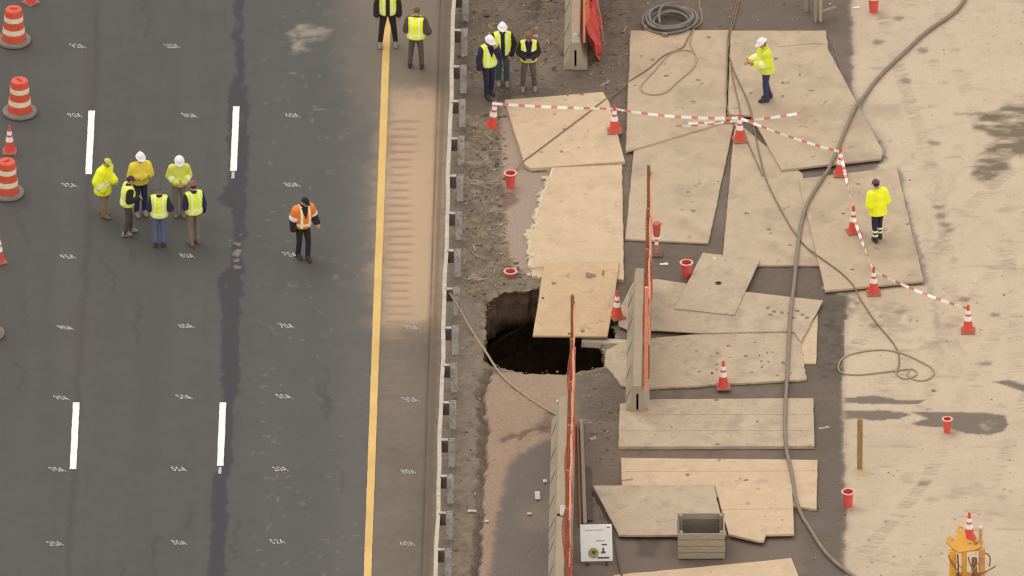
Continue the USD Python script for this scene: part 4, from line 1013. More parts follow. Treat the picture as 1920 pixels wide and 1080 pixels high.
# boards lying by the lower barrier
grey_board = mat('grey_board', C(168, 150, 136), 0.8, 0.12, 5.0, stretch=(6, 0.8, 6))
for (u0, v0, u1, v1, w_, h_, lk, lab) in ((1090, 792, 1097, 986, 0.09, 0.09, grey_board, 'long grey timber lying right of the lower fence'),
                                          (1102, 878, 1106, 978, 0.16, 0.05, mat('dark_board', C(92, 82, 74), 0.8, 0.15, 5.0), 'dark board lying between the grey timber and the pale mat'),
                                          (1083, 800, 1088, 990, 0.05, 0.06, rust, 'thin rusty bar lying along the foot of the lower fence')):
    a, b = at(u0, v0), at(u1, v1); L = np.linalg.norm(a - b)
    m = box(0, 0, h_ / 2 + 0.01, w_, L, h_, b=0.006); 
    t = obj('timber', m.apply_transform(trimesh.transformations.rotation_matrix(math.atan2(-(a - b)[0], (a - b)[1]), [0, 0, 1])).apply_translation([*((a + b) / 2)[:2], 0]), lk)
    tag(t, lab, 'timber')
for (u, v, L, w_, rz, lk, lab) in ((1245, 496, 0.22, 0.06, 0.02, sheet_white, 'small white strip lying on dark asphalt behind the middle fence'), (1134, 157, 0.34, 0.06, 0.9, plank_w, 'short pale board lying in the dirt right of the group in white helmets'),
                                   (1545, 803, 0.28, 0.07, 0.3, mat('scrap', C(190, 176, 158), 0.7, 0.1, 8), 'scrap of pale sheet on the dark asphalt right of the plank mat'),
                                   (1176, 905, 0.30, 0.05, 0.1, looks['scrap'], 'pale splinter at the left end of the mat behind the crate'),
                                   (1112, 823, 0.16, 0.09, 0.5, looks['scrap'], 'pale scrap on brown dirt right of the lower fence'),
                                   (1606, 15, 0.18, 0.05, 0.2, sheet_white, 'small white strip near the dusty red bucket at the top')):
    p = at(u, v); z = topz(p[0], p[1])
    tag(obj('scrap_piece', [box(p[0], p[1], z + 0.012, L, w_, 0.02, rz, b=0.004), box(p[0] + L * 0.2, p[1] + w_ * 0.3, z + 0.026, L * 0.5, w_ * 0.7, 0.012, rz + 0.25)], lk), lab, 'scrap')

# standing timber post on the pad
p = at(1612, 882)
t = thing('timber_post', 'lone square timber post standing on the sandy pad by the dark streaks', 'post', (p[0], p[1], 0), 0.15)
obj('post', box(0, 0, 0.72, 0.125, 0.125, 1.5, b=0.008), mat('post_wood', C(168, 134, 82), 0.75, 0.14, 5.0, stretch=(6, 6, 0.7), bump=0.003), t)
obj('post_end', box(0, 0, 1.475, 0.115, 0.115, 0.02), mat('post_end', C(150, 128, 84), 0.8, 0.1, 20), t)
obj('foot_mound', revolve([(0.0, 0.07), (0.09, 0.06), (0.2, 0.03), (0.34, -0.02), (0, -0.02)], 20), mat('mound', C(208, 184, 152), 0.95, 0.1, 9), t, smooth=60)
# timber pieces at the top
tp = thing('timber_trestle', 'pale timber posts with a short round arm at the top edge', 'trestle', (*at(1533, 40)[:2], 0))
obj('post', box(-0.055, 0, 0.7, 0.07, 0.12, 1.45, b=0.008), plank_w, tp); obj('post', box(0.075, 0, 0.7, 0.08, 0.12, 1.5, b=0.008), mat('post_tan', C(196, 172, 128), 0.75, 0.12, 5, stretch=(6, 6, 0.7)), tp)
a_ = at(1538, 24, 0.25) - np.r_[at(1533, 40)[:2], 0]; b_ = at(1566, 14, 0.25) - np.r_[at(1533, 40)[:2], 0]
obj('arm', tube(np.array([a_, (a_ + b_) / 2, b_]), 0.05, 12), mat('arm_grey', C(162, 144, 124), 0.7, 0.1, 6), tp, smooth=40)
tp = thing('timber_post', 'short grey timber post at the top edge left of the timber frame', 'post', (*at(1512, 20)[:2], 0))
obj('post', box(0, 0, 0.6, 0.12, 0.12, 1.25, b=0.01), plank_w, tp)
obj('post_brace', box(0.07, -0.03, 0.35, 0.05, 0.06, 0.7, b=0.006), plank_d, tp)

# ------------------------------------------------------------------ yellow steel frame at the lower right
ym = mat('machine_yellow', C(238, 172, 60), 0.45, 0.08, 4.0, extra=[(12.0, 0.66, 0.72, C(150, 104, 50))])
yo_ = mat('machine_orange', C(226, 160, 92), 0.5, 0.1, 4.0, extra=[(9.0, 0.62, 0.7, C(150, 100, 62))])
dk = mat('machine_dark', C(64, 48, 40), 0.6, 0.2, 10)
BZ = 1.15
pc = at(1812, 1028, BZ)
my = thing('steel_frame', 'yellow steel frame with lugged head and two legs in the lower right corner', 'machine', (pc[0], pc[1], 0))


def holed(outline, holes, thick):
    c = m3.CrossSection([np.array(outline, float)])
    if c.area() < 0.001: c = m3.CrossSection([np.array(outline, float)[::-1]])
    for (x, y, r) in holes: c = c - m3.CrossSection.circle(r, 20).translate([x, y])
    return Manifold.extrude(c, thick)


def pxl(u, v): return ((u - 1812) / 73.5, (1028 - v) / 50.0)


hd = [pxl(*q) for q in ((1774, 1020), (1778, 1012), (1786, 1013), (1793, 1020), (1793, 1004), (1797, 996), (1806, 998), (1810, 1008), (1812, 1016), (1824, 1020), (1838, 1014), (1843, 1020), (1838, 1028), (1828, 1032), (1812, 1034), (1798, 1036), (1784, 1028))]
hm = holed(hd, [(*pxl(1777, 1017), 0.035), (*pxl(1786, 1018.5), 0.035), (*pxl(1801, 1001), 0.05), (*pxl(1819, 1024), 0.042), (*pxl(1829, 1022), 0.062)], 0.06).rotate([28, 0, 0]).translate([0, 0, BZ])
obj('lug_head', hm, ym, my, smooth=30)
obj('pin_boss', trimesh.creation.cylinder(0.10, 0.10, sections=24).apply_transform(trimesh.transformations.rotation_matrix(math.radians(28), [1, 0, 0])).apply_translation([*pxl(1829, 1022), BZ - 0.02]), yo_, my, smooth=35)
for (u, w_, lk, ztop_) in ((1787, 0.17, ym, BZ - 0.03), (1808, 0.13, ym, BZ + 0.0), (1841, 0.15, yo_, BZ + 0.02)):
    x = (u - 1812) / 73.5
    obj('leg', box(x, -0.06, ztop_ / 2, w_, 0.14, ztop_, b=0.012), lk, my)
obj('mast_tube', tube(np.array([[(1838 - 1812) / 73.5, 0.10, 0.1], [(1838 - 1812) / 73.5, 0.10, 1.0], [(1838 - 1812) / 73.5, 0.12, 1.68]]), 0.045, 12), mat('mast_tan', C(214, 170, 128), 0.5, 0.1, 5), my, smooth=40)
obj('mast_cap', trimesh.creation.icosphere(2, 0.05).apply_translation([(1838 - 1812) / 73.5, 0.12, 1.69]), mat('cap_white', (0.7, 0.66, 0.56), 0.5, 0.05, 5), my, smooth=True)
obj('brace', tube(np.array([[-0.34, -0.15, 0.95], [0.0, -0.15, 0.5], [0.36, -0.15, 0.15]]), 0.025, 8), ym, my, smooth=40)
obj('brace', tube(np.array([[0.38, -0.15, 0.95], [0.18, -0.15, 0.6], [-0.02, -0.15, 0.25]]), 0.022, 8), yo_, my, smooth=40)
obj('cylinder_housing', trimesh.creation.cylinder(0.07, 0.55, sections=20).apply_translation([0.2, -0.06, 0.62]), mat('cyl_grey', C(150, 120, 92), 0.5, 0.15, 8), my, smooth=35)
obj('cross_bar', box(0.05, -0.05, 0.42, 0.80, 0.10, 0.10, b=0.01), yo_, my)
obj('base_bar', box(0.05, -0.05, 0.06, 1.0, 0.22, 0.12, b=0.01), ym, my)
for pts_ in ([(-0.45, -0.10, 1.0), (-0.30, -0.16, 0.72), (-0.12, -0.17, 0.40), (-0.06, -0.16, 0.2)], [(-0.22, -0.14, 1.05), (-0.20, -0.17, 0.6), (-0.26, -0.16, 0.2)], [(0.05, -0.14, 0.98), (0.12, -0.19, 0.75), (0.25, -0.19, 0.50), (0.30, -0.17, 0.25)], [(0.44, 0.04, 1.10), (0.54, 0.0, 0.98), (0.60, -0.04, 0.80), (0.58, -0.05, 0.66)], [(0.22, -0.16, 0.42), (0.42, -0.14, 0.52), (0.58, -0.12, 0.60), (0.74, -0.1, 0.70)]):
    obj('hydraulic_hose', tube(spline(pts_, 0.05), 0.018, 7), dk if len(pts_) == 3 else mat('hose_brown', C(150, 112, 84), 0.6, 0.15, 6), my, smooth=50)

# ------------------------------------------------------------------ people
skin = mat('skin', C(206, 150, 124), 0.6, 0.06, 8); SK = skin
hair_dark = mat('hair_dark', C(58, 48, 44), 0.8, 0.2, 30); hair_grey = mat('hair_grey', C(132, 122, 114), 0.8, 0.15, 30)
hv_lime = mat('hivis_lime', (0.78, 0.88, 0.05), 0.6, 0.10, 5.0, bump=0.006, bscale=18)
hv_yellow = mat('hivis_yellow', (0.86, 0.88, 0.02), 0.6, 0.10, 5.0, bump=0.008, bscale=14)
hv_amber = mat('hivis_amber', (0.72, 0.56, 0.05), 0.6, 0.12, 4.0, bump=0.006, bscale=16)
hv_orange = mat('hivis_orange', (0.80, 0.20, 0.035), 0.6, 0.10, 5.0, bump=0.006, bscale=16)
refl = mat('reflective_silver', (0.82, 0.84, 0.52), 0.4, 0.05, 8)
black = mat('cloth_black', C(48, 42, 44), 0.85, 0.2, 8, bump=0.006, bscale=20)
navy = mat('cloth_navy', C(52, 48, 76), 0.85, 0.2, 8, bump=0.006, bscale=20)
denim = mat('denim', C(88, 96, 122), 0.85, 0.15, 8, bump=0.006, bscale=20)
denim_dark = mat('denim_dark', C(62, 66, 104), 0.85, 0.15, 8, bump=0.006, bscale=20)
teal = mat('cloth_teal', C(74, 92, 100), 0.85, 0.15, 8, bump=0.006, bscale=20)
tan_c = mat('cloth_tan', C(156, 124, 94), 0.85, 0.15, 8, bump=0.006, bscale=20)
khaki = mat('cloth_khaki', C(142, 128, 110), 0.85, 0.15, 8, bump=0.006, bscale=20)
grey_c = mat('cloth_grey', C(104, 94, 90), 0.85, 0.15, 8, bump=0.006, bscale=20)
dgrey = mat('cloth_dark_grey', C(88, 78, 72), 0.85, 0.15, 8, bump=0.006, bscale=20)
boot_tan = mat('boot_tan', C(146, 116, 92), 0.8, 0.15, 10); boot_dark = mat('boot_dark', C(74, 64, 58), 0.8, 0.15, 10); shoe_grey = mat('shoe_grey', C(160, 146, 136), 0.7, 0.15, 10)
hat_white = mat('helmet_white', (0.80, 0.79, 0.77), 0.35, 0.03, 6); hat_brown = mat('helmet_brown', C(150, 96, 76), 0.45, 0.1, 6)
hat_black = mat('cap_black', C(44, 38, 40), 0.8, 0.15, 10); hat_lime = mat('cap_lime', (0.55, 0.60, 0.10), 0.6, 0.08, 8)


def el(p, r):
    return Manifold.sphere(1.0, 18).scale(list(np.broadcast_to(r, (3,)).astype(float))).translate([float(x) for x in p])


def chain(ps, rs):
    out = []
    for a, b, ra, rb in zip(ps[:-1], ps[1:], rs[:-1], rs[1:]): out.append(Manifold.batch_hull([el(a, ra), el(b, rb)]))
    return out


def join(ms): return Manifold.batch_boolean(ms, m3.OpType.Add)


def smoothed(m, edge=0.03, it=6):
    m = m.refine_to_length(edge)
    d = m.to_mesh(); t = trimesh.Trimesh(d.vert_properties[:, :3], d.tri_verts, process=False)
    return trimesh.smoothing.filter_taubin(t, 0.5, 0.52, it)


ARMS = {'down': ((0.255, 0.02, 1.15), (0.275, -0.05, 0.90)), 'front': ((0.25, 0.03, 1.16), (0.08, -0.27, 1.13)), 'folded': ((0.25, -0.03, 1.17), (-0.07, -0.21, 1.20)),
        'phone': ((0.23, -0.13, 1.19), (0.10, -0.20, 1.47)), 'hip': ((0.36, 0.06, 1.18), (0.22, -0.05, 1.02)), 'reach': ((0.24, -0.12, 1.16), (0.13, -0.40, 1.13)), 'pocket': ((0.29, 0.05, 1.16), (0.21, -0.10, 0.93)),
        'bent': ((0.29, 0.03, 1.17), (0.30, -0.20, 1.06)), 'back': ((0.28, 0.10, 1.16), (0.10, 0.17, 0.98))}


def hand(w, d, s):
    """palm, four fingers and a thumb from wrist w along direction d; s = side (+1 left of body, -1 right)"""
    d = np.asarray(d, float); d /= np.linalg.norm(d)
    up = np.array([0, 0, 1.0]) if abs(d[2]) < 0.8 else np.array([0, -1.0, 0])
    side = np.cross(d, up); side /= np.linalg.norm(side)
    nn = np.cross(side, d)
    w = np.asarray(w, float)
    ms = [Manifold.batch_hull([el(w, 0.026), el(w + d * 0.085 + side * 0.032, 0.017), el(w + d * 0.085 - side * 0.032, 0.016), el(w + d * 0.03 + side * 0.03, 0.018)])]
    for k, (o, L) in enumerate(((0.033, 0.068), (0.011, 0.078), (-0.011, 0.072), (-0.032, 0.056))):
        b = w + d * 0.088 + side * o; m_ = b + d * L * 0.5 - nn * 0.010; e_ = m_ + d * L * 0.38 - nn * 0.026
        ms += chain([b, m_, e_], [0.0105, 0.0095, 0.008])
    tb_ = w + d * 0.03 + side * 0.03 * s; ms += chain([tb_, tb_ + side * 0.028 * s + d * 0.032 - nn * 0.012, tb_ + side * 0.03 * s + d * 0.062 - nn * 0.026], [0.014, 0.011, 0.009])
    return ms


def person(label, u, v, rz, h=1.78, lean=0.0, arms=('down', 'down'), legs=None, top='vest', jacket=black, vest=hv_lime, trousers=black, boots=boot_dark, hat='helmet', hatlook=None, hairlook=hair_dark,
           front='v', head_yaw=0.0, nod=0.15, bulk=0.0, z=0.0, hem=None, bands=False, group=None, cross=False):
    s = h / 1.80
    p = at(u, v, z)
    t = thing('person', label, 'person', (p[0], p[1], z), rz, group or 'people in hi-vis clothing at the works')
    bulk += 0.018
    legs = legs or (((0.11, 0.02), (-0.11, -0.03)))
    T = lambda m: m.scale([s, s, s])

    def up_rot(m):
        return m.translate([0, 0, -0.95]).rotate([math.degrees(lean), 0, 0]).translate([0, 0, 0.95])

    def torso(d, hemz=None):
        A = el((0, 0, 1.30), (0.165 + d, 0.112 + d, 0.13)); B = el((0, -0.005, 1.09), (0.150 + d, 0.112 + d, 0.10)); Pv = el((0, 0.005, 0.96), (0.160 + d, 0.122 + d, 0.08))
        S = [el((q * 0.145, 0.0, 1.425), 0.062 + d * 0.8) for q in (-1, 1)]
        ms = [Manifold.batch_hull([A] + S), Manifold.batch_hull([A, B]), Manifold.batch_hull([B, Pv])]
        if hemz: ms.append(Manifold.batch_hull([Pv, el((0, 0, hemz), (0.172 + d, 0.135 + d, 0.03))]))
        return join(ms)

    arm_pts = []
    for q, a in zip((1, -1), arms):
        e_, w_ = ARMS[a]
        arm_pts.append((np.array([q * 0.175, 0.0, 1.42]), np.array([q * e_[0], e_[1], e_[2]]), np.array([q * w_[0], w_[1], w_[2] + (0.03 if a == 'folded' and q < 0 else 0)])))

    def armm(d, to=1.0):
        ms = []
        for a, b, c in arm_pts: ms += chain([a, b, b + (c - b) * to], [0.056 + d, 0.044 + d, 0.034 + d])
        return ms
    leg_pts = []
    for q, (fx, fy) in zip((1, -1), legs):
        hip = np.array([q * 0.088, 0.0, 0.93]); ank = np.array([fx, fy, 0.085]); kn = (hip + ank) / 2 + [0.01 * q, -0.035 - 0.25 * abs(fy - 0.0), 0.02]
        leg_pts.append((hip, kn, ank))

    def legm(d, to=1.0):
        ms = []
        for a, b, c in leg_pts: ms += chain([a, b, b + (c - b) * to], [0.088 + d, 0.058 + d, 0.042 + d * 1.3])
        return ms
    # head
    Rh = lambda m: m.rotate([-0.0, 0, 0]).translate([0, 0, -1.55]).rotate([math.degrees(nod), 0, 0]).rotate([0, 0, math.degrees(head_yaw)]).translate([0, 0, 1.55])
    head = [Manifold.batch_hull([el((0, 0.012, 1.695), (0.076, 0.095, 0.092)), el((0, -0.045, 1.605), (0.046, 0.045, 0.04))]), Manifold.batch_hull([el((0, -0.088, 1.672), 0.009), el((0, -0.108, 1.642), 0.014)]),
            el((0.078, 0.012, 1.665), (0.012, 0.022, 0.034)), el((-0.078, 0.012, 1.665), (0.012, 0.022, 0.034)), el((0, -0.092, 1.604), (0.024, 0.010, 0.007)), el((0, -0.075, 1.578), (0.022, 0.02, 0.02))]
    head = [Rh(m) for m in head]
    neck = chain([(0, 0.01, 1.46), (0, 0.004, 1.60)], [0.058, 0.052])
    hands = []
    for q, (a, b, c) in zip((1, -1), arm_pts): hands += hand(c, c - b, q)
    feet = [Manifold.batch_hull([el((fx, fy + 0.03, 0.05), 0.036), el((fx, fy - 0.14, 0.035), (0.036, 0.04, 0.028))]) for fx, fy in legs]
    body = T(join([up_rot(join([torso(0.0)] + armm(0.0) + head + neck + hands)), join(legm(0.0) + feet)]))
    obj('body', body, skin, t, smooth=50)
    # eyes and mouth
    for q in (-1, 1):
        obj('eye', T(up_rot(Rh(el((q * 0.031, -0.078, 1.683), (0.013, 0.008, 0.008))))), mat('eye_dark', (0.03, 0.025, 0.02), 0.3, 0.1, 5), t, smooth=True)
    obj('mouth', T(up_rot(Rh(el((0, -0.1005, 1.603), (0.021, 0.004, 0.003))))), mat('mouth', C(150, 84, 76), 0.6, 0.1, 5), t, smooth=True)
    # clothes
    tr = join(legm(0.016, 0.97) + [torso(0.008) ^ Manifold.cube([2, 2, 0.22], True).translate([0, 0, 0.93])])
    obj('trousers', smoothed(T(tr), 0.04, 4), trousers, t, smooth=60)
    if bands:
        for k, zz in enumerate((0.22, 0.33)):
            for q in (0, 1):
                one = join(legm(0.023, 0.97)[2 * q:2 * q + 2]) ^ Manifold.cube([2, 2, 0.05], True).translate([0, 0, zz])
                obj('reflective_stripe', T(one), refl, t, smooth=40)
    for fx, fy in legs:
        sole = Manifold.batch_hull([el((fx, fy + 0.045, 0.05), (0.046, 0.046, 0.05)), el((fx, fy - 0.16, 0.04), (0.048, 0.055, 0.04)), el((fx, fy + 0.01, 0.13), 0.056)])
        obj('boot', T(sole ^ Manifold.cube([3, 3, 3], True).translate([0, 0, 1.502])), boots, t, smooth=45)
    jd = 0.020 + bulk
    jk = join([torso(jd, hem)] + armm(jd, 0.93))
    obj('jacket', smoothed(T(up_rot(jk)), 0.035, 5), jacket, t, smooth=60)
    obj('collar', T(up_rot(join(chain([(0, 0.012, 1.465), (0, 0.01, 1.525)], [0.082, 0.072])))), jacket, t, smooth=45)
    vd = jd + 0.022

    def cut(m):
        for a, b, c in arm_pts:
            o = 1 if a[0] > 0 else -1
            m = m - Manifold.batch_hull([el(a + [o * 0.095, 0, -0.06], (0.05, 0.25, 0.085)), el(a + [o * 0.15, 0, -0.10], (0.055, 0.25, 0.09))])
        m = m - Manifold.cylinder(0.3, 0.088, 0.088, 20).translate([0, 0, 1.40])
        if front == 'open':
            m = m - Manifold.cube([0.105, 0.4, 1.2], True).translate([0, -0.24, 1.2])
        elif front == 'v':
            m = m - Manifold.extrude(m3.CrossSection([np.array([(0, 0), (0.10, 0.32), (-0.10, 0.32)], float)]), 0.4).rotate([90, 0, 0]).translate([0, -0.03, 1.20])
        elif front == 'deep':
            m = m - Manifold.extrude(m3.CrossSection([np.array([(-0.035, 0), (0.035, 0), (0.11, 0.42), (-0.11, 0.42)], float)]), 0.4).rotate([90, 0, 0]).translate([0, -0.03, 1.13])
            m = m - Manifold.extrude(m3.CrossSection([np.array([(0.03, 0.0), (0.4, 0.0), (0.4, 0.16), (0.06, 0.16)], float)]), 0.4).rotate([90, 0, 0]).translate([0, -0.02, 1.13]) - Manifold.extrude(m3.CrossSection([np.array([(-0.03, 0.0), (-0.06, 0.16), (-0.4, 0.16), (-0.4, 0.0)], float)]), 0.4).rotate([90, 0, 0]).translate([0, -0.02, 1.13])
        return m
    clip = Manifold.cube([2, 2, 0.66], True).translate([0, 0, 1.205])
    if top == 'vest':
        vm = cut(torso(vd)) ^ clip
        obj('vest', smoothed(T(up_rot(vm)), 0.03, 3), vest, t, smooth=60)
        sm = cut(torso(vd + 0.006)) ^ clip
    else:
        sm = torso(jd + 0.006, hem)
        if top == 'coat_plain': sm = None
    if sm is not None:
        hb = [Manifold.cube([2, 2, 0.06], True).translate([0, 0, 1.05])]
        if top == 'coat': hb.append(Manifold.cube([2, 2, 0.05], True).translate([0, 0, 1.18]))
        vb = [Manifold.cube([0.055, 2, 0.62], True).translate([q * 0.105, 0, 1.28]) for q in (-1, 1)]
        for b_ in hb: obj('reflective_stripe', T(up_rot(sm ^ b_)), refl, t, smooth=40)
        if top == 'vest':
            for b_ in vb:
                q_ = (sm ^ b_) - hb[0]
                if q_.num_tri(): obj('reflective_stripe', T(up_rot(q_)), refl, t, smooth=40)
        if top == 'coat':
            for q in (0, 1):
                a, b, c = arm_pts[q]; m_ = (b * 0.55 + c * 0.45)
                dd = (c - b) / np.linalg.norm(c - b)
                obj('reflective_stripe', T(up_rot(join(chain([m_ - dd * 0.03, m_ + dd * 0.03], [0.047 + jd, 0.046 + jd])))), refl, t, smooth=40)
    if cross:      # short vest sleeves with a white band
        for q in (0, 1):
            a, b, c = arm_pts[q]; e_ = a + (b - a) * 0.72
            sl = join(chain([a, e_], [0.056 + vd, 0.050 + vd]))
            obj('vest_sleeve', T(up_rot(sl)), vest, t, smooth=50)
            obj('reflective_stripe', T(up_rot(join(chain([a + (b - a) * 0.66, e_ + (b - a) * 0.02], [0.054 + vd, 0.054 + vd])))), hat_white, t, smooth=50)
    # hat or hair
    if hat == 'helmet':
        dome = el((0, 0.012, 1.715), (0.108, 0.132, 0.118)) ^ Manifold.cube([1, 1, 0.4], True).translate([0, 0, 1.905])
        brim = (el((0, 0.0, 1.708), (0.128, 0.158, 0.016))) + Manifold.batch_hull([el((0, -0.10, 1.71), (0.085, 0.08, 0.010)), el((0, 0, 1.712), (0.1, 0.1, 0.010))])
        ridge = Manifold.batch_hull([el((0, -0.07, 1.80), 0.02), el((0, 0.02, 1.828), 0.02), el((0, 0.10, 1.80), 0.02)])
        obj('helmet', T(up_rot(Rh(dome + brim + ridge))), hatlook or hat_white, t, smooth=45)
        obj('hair', T(up_rot(Rh(el((0, 0.035, 1.675), (0.082, 0.086, 0.06))))), hairlook, t, smooth=45)
    elif hat == 'cap':
        dome = el((0, 0.012, 1.705), (0.088, 0.108, 0.098)) ^ Manifold.cube([1, 1, 0.4], True).translate([0, 0, 1.90])
        peak = Manifold.batch_hull([el((0, -0.09, 1.708), (0.06, 0.07, 0.008)), el((0, -0.05, 1.715), (0.075, 0.05, 0.010))])
        obj('cap', T(up_rot(Rh(dome + peak))), hatlook or hat_black, t, smooth=45)
        obj('hair', T(up_rot(Rh(el((0, 0.03, 1.68), (0.082, 0.088, 0.065))))), hairlook, t, smooth=45)
    else:
        hm_ = el((0, 0.022, 1.705), (0.088, 0.104, 0.100)) - Manifold.cube([0.4, 0.2, 0.2], True).translate([0, -0.155, 1.64])
        obj('hair', T(up_rot(Rh(hm_))), hairlook, t, smooth=45)
    return t


PI = math.pi
R = math.radians
person('person in long yellow jacket and tan trousers, leftmost of the group on the lanes', 194, 405, R(62), 1.74, 0.10, ('front', 'pocket'), ((0.10, 0.10), (-0.09, -0.06)), 'coat', hv_yellow, None, tan_c, boot_tan, 'cap', hat_lime, front='closed', hem=0.74, bulk=0.055, nod=0.5)
person('person in white helmet and amber-yellow jacket with crossed arms and dark trousers', 263, 402, R(18), 1.82, 0.04, ('folded', 'folded'), ((0.11, 0.0), (-0.10, -0.02)), 'coat_plain', hv_amber, None, navy, shoe_grey, 'helmet', hat_white, nod=0.25, bulk=0.03)
person('person in white helmet and pale yellow jacket looking at the hands, facing the viewer', 336, 404, R(8), 1.80, 0.08, ('front', 'front'), ((0.10, 0.0), (-0.10, 0.02)), 'coat', mat('hivis_pale', (0.62, 0.64, 0.09), 0.6, 0.1, 5, bump=0.006, bscale=16), None, khaki, boot_tan, 'helmet', hat_white, nod=0.5, bulk=0.02)
person('person in lime vest and dark cap turned right, left of the blue jeans wearer', 239, 440, R(105), 1.72, 0.08, ('front', 'front'), ((0.09, -0.10), (-0.09, 0.10)), 'vest', black, hv_lime, dgrey, shoe_grey, 'cap', mat('cap_brown', C(88, 66, 60), 0.8, 0.15, 10), nod=0.35, bulk=0.015)
person('person in lime vest and blue jeans, back turned, in the group on the lanes', 299, 462, R(178), 1.74, 0.03, ('front', 'bent'), ((0.10, 0.02), (-0.10, 0.0)), 'vest', navy, hv_lime, mat('denim_light', C(104, 116, 150), 0.85, 0.15, 8, bump=0.006, bscale=20), boot_dark, 'cap', mat('cap_grey', C(112, 92, 84), 0.8, 0.15, 10), hairlook=hair_grey, front='closed', nod=0.2, bulk=0.02)
person('person in lime vest, brown helmet and khaki trousers, right end of the lane group', 364, 458, R(205), 1.80, 0.05, ('front', 'down'), ((0.10, 0.05), (-0.10, -0.02)), 'vest', navy, hv_lime, khaki, boot_tan, 'helmet', hat_brown, front='closed', nod=0.25, bulk=0.015)
person('officer in orange vest with white stripes and black cap, walking alone on the lane', 568, 484, R(25), 1.84, 0.06, ('bent', 'down'), ((0.08, -0.12), (-0.09, 0.10)), 'vest', black, hv_orange, black, boot_dark, 'cap', hat_black, front='v', nod=0.5, head_yaw=0.4, bulk=0.02, cross=True)
person('person in open lime vest and black clothes astride the yellow line at the top', 727, 85, R(2), 1.86, 0.0, ('down', 'down'), ((0.20, 0.0), (-0.19, -0.03)), 'vest', black, hv_lime, black, shoe_grey, 'helmet', hat_white, front='open', bulk=0.02)
person('person in yellow vest and grey trousers on the shoulder, back turned, feet apart', 780, 127, R(172), 1.72, 0.16, ('front', 'bent'), ((0.17, 0.0), (-0.16, 0.02)), 'vest', dgrey, hv_yellow, grey_c, boot_dark, 'none', hairlook=mat('hair_brown', C(120, 92, 80), 0.8, 0.2, 30), front='closed', nod=0.5, bulk=0.04)
person('person in white helmet and lime vest over navy, one hand raised to the face', 916, 180, R(28), 1.80, 0.05, ('phone', 'down'), ((0.10, 0.08), (-0.10, -0.08)), 'vest', navy, hv_lime, navy, boot_dark, 'helmet', hat_white, front='v', nod=0.35, bulk=0.02)
person('person in white helmet, open lime vest and teal jeans by the guardrail', 942, 158, R(5), 1.80, 0.0, ('pocket', 'pocket'), ((0.11, -0.02), (-0.10, 0.02)), 'vest', black, hv_lime, teal, shoe_grey, 'helmet', hat_white, front='open', nod=0.25, bulk=0.02)
person('person in brown helmet and low-cut lime vest with grey trousers by the guardrail', 991, 168, R(3), 1.70, 0.03, ('front', 'front'), ((0.17, 0.0), (-0.16, 0.0)), 'vest', black, hv_lime, grey_c, shoe_grey, 'helmet', hat_brown, front='deep', nod=0.3, bulk=0.02)
pw = person('worker in hi-vis jacket and white helmet facing left with papers in hand', 1437, 188, R(-78), 1.84, 0.08, ('front', 'reach'), ((0.09, -0.02), (-0.10, 0.10)), 'coat', mat('hivis_bright', (0.72, 0.76, 0.06), 0.6, 0.1, 5, bump=0.006, bscale=16), None, denim_dark, boot_dark, 'helmet', hat_white, nod=0.5, bulk=0.03, z=0.135, hem=0.86)
person('worker in plain yellow jacket and navy trousers with reflective hems, seen from behind', 1646, 451, R(-150), 1.72, 0.10, ('front', 'front'), ((0.10, 0.07), (-0.10, -0.07)), 'coat_plain', hv_yellow, None, navy, boot_dark, 'helmet', mat('helmet_dark', C(96, 76, 88), 0.45, 0.2, 8), bands=True, nod=0.4, bulk=0.05, z=0.115, hem=0.84)
# papers in the worker's hands
pp = at(1412, 116, 1.30)
tpz = thing('clipboard', 'reddish clipboard with papers held by the worker facing left', 'clipboard', (pp[0], pp[1], 1.30), R(-78))
Rt = trimesh.transformations.rotation_matrix(math.radians(-22), [1, 0, 0])
obj('board', box(0, 0, 0, 0.27, 0.36, 0.012, b=0.003).apply_transform(Rt), mat('clip_red', C(178, 108, 92), 0.6, 0.1, 6), tpz)
obj('paper', box(0.0, -0.012, 0.0095, 0.21, 0.275, 0.006).apply_transform(Rt), mat('paper', C(214, 160, 140), 0.7, 0.05, 6), tpz)
obj('clip', box(0, 0.135, 0.014, 0.10, 0.03, 0.014).apply_transform(Rt), looks['wire_grey'], tpz)

# ------------------------------------------------------------------ rubble, twigs and litter
def scatter(name, label, cat, polys, count, size, look, seed, flat=0.6, stick=False):
    r = np.random.default_rng(seed); ms = []
    for poly, share in polys:
        pg = Polygon(atp(poly)); x0, y0, x1, y1 = pg.bounds; k = 0
        while k < count * share:
            x, y = r.uniform(x0, x1), r.uniform(y0, y1)
            if not pg.contains(Point(x, y)) or hole.contains(Point(x, y)) or topz(x, y) > 0: continue
            k += 1
            iy, ix = min(NY - 1, int((y - GY0) / DY)), min(NX - 1, int((x - GX0) / DX))
            z = H[iy, ix]
            sz = size * math.exp(r.normal(0, 0.5))
            if stick:
                m = trimesh.creation.box([sz * r.uniform(2, 6), sz * 0.35, sz * 0.3]); m.apply_transform(trimesh.transformations.rotation_matrix(r.uniform(0, 6.28), [0, 0, 1]))
                m.vertices[:, 2] += m.vertices[:, 0] * r.normal(0, 0.12)
            else:
                m = trimesh.creation.icosphere(0, sz) if sz < 0.04 else trimesh.creation.icosphere(1, sz)
                m.vertices *= r.uniform(0.65, 1.25, (len(m.vertices), 1)) * [1, r.uniform(0.6, 1), flat]
                m.apply_transform(trimesh.transformations.rotation_matrix(r.uniform(0, 6.28), [0, 0, 1]))
            m.apply_translation([x, y, z + sz * 0.25]); ms.append(m)
    return tag(obj(name, ms, look), label, cat, kind='stuff')


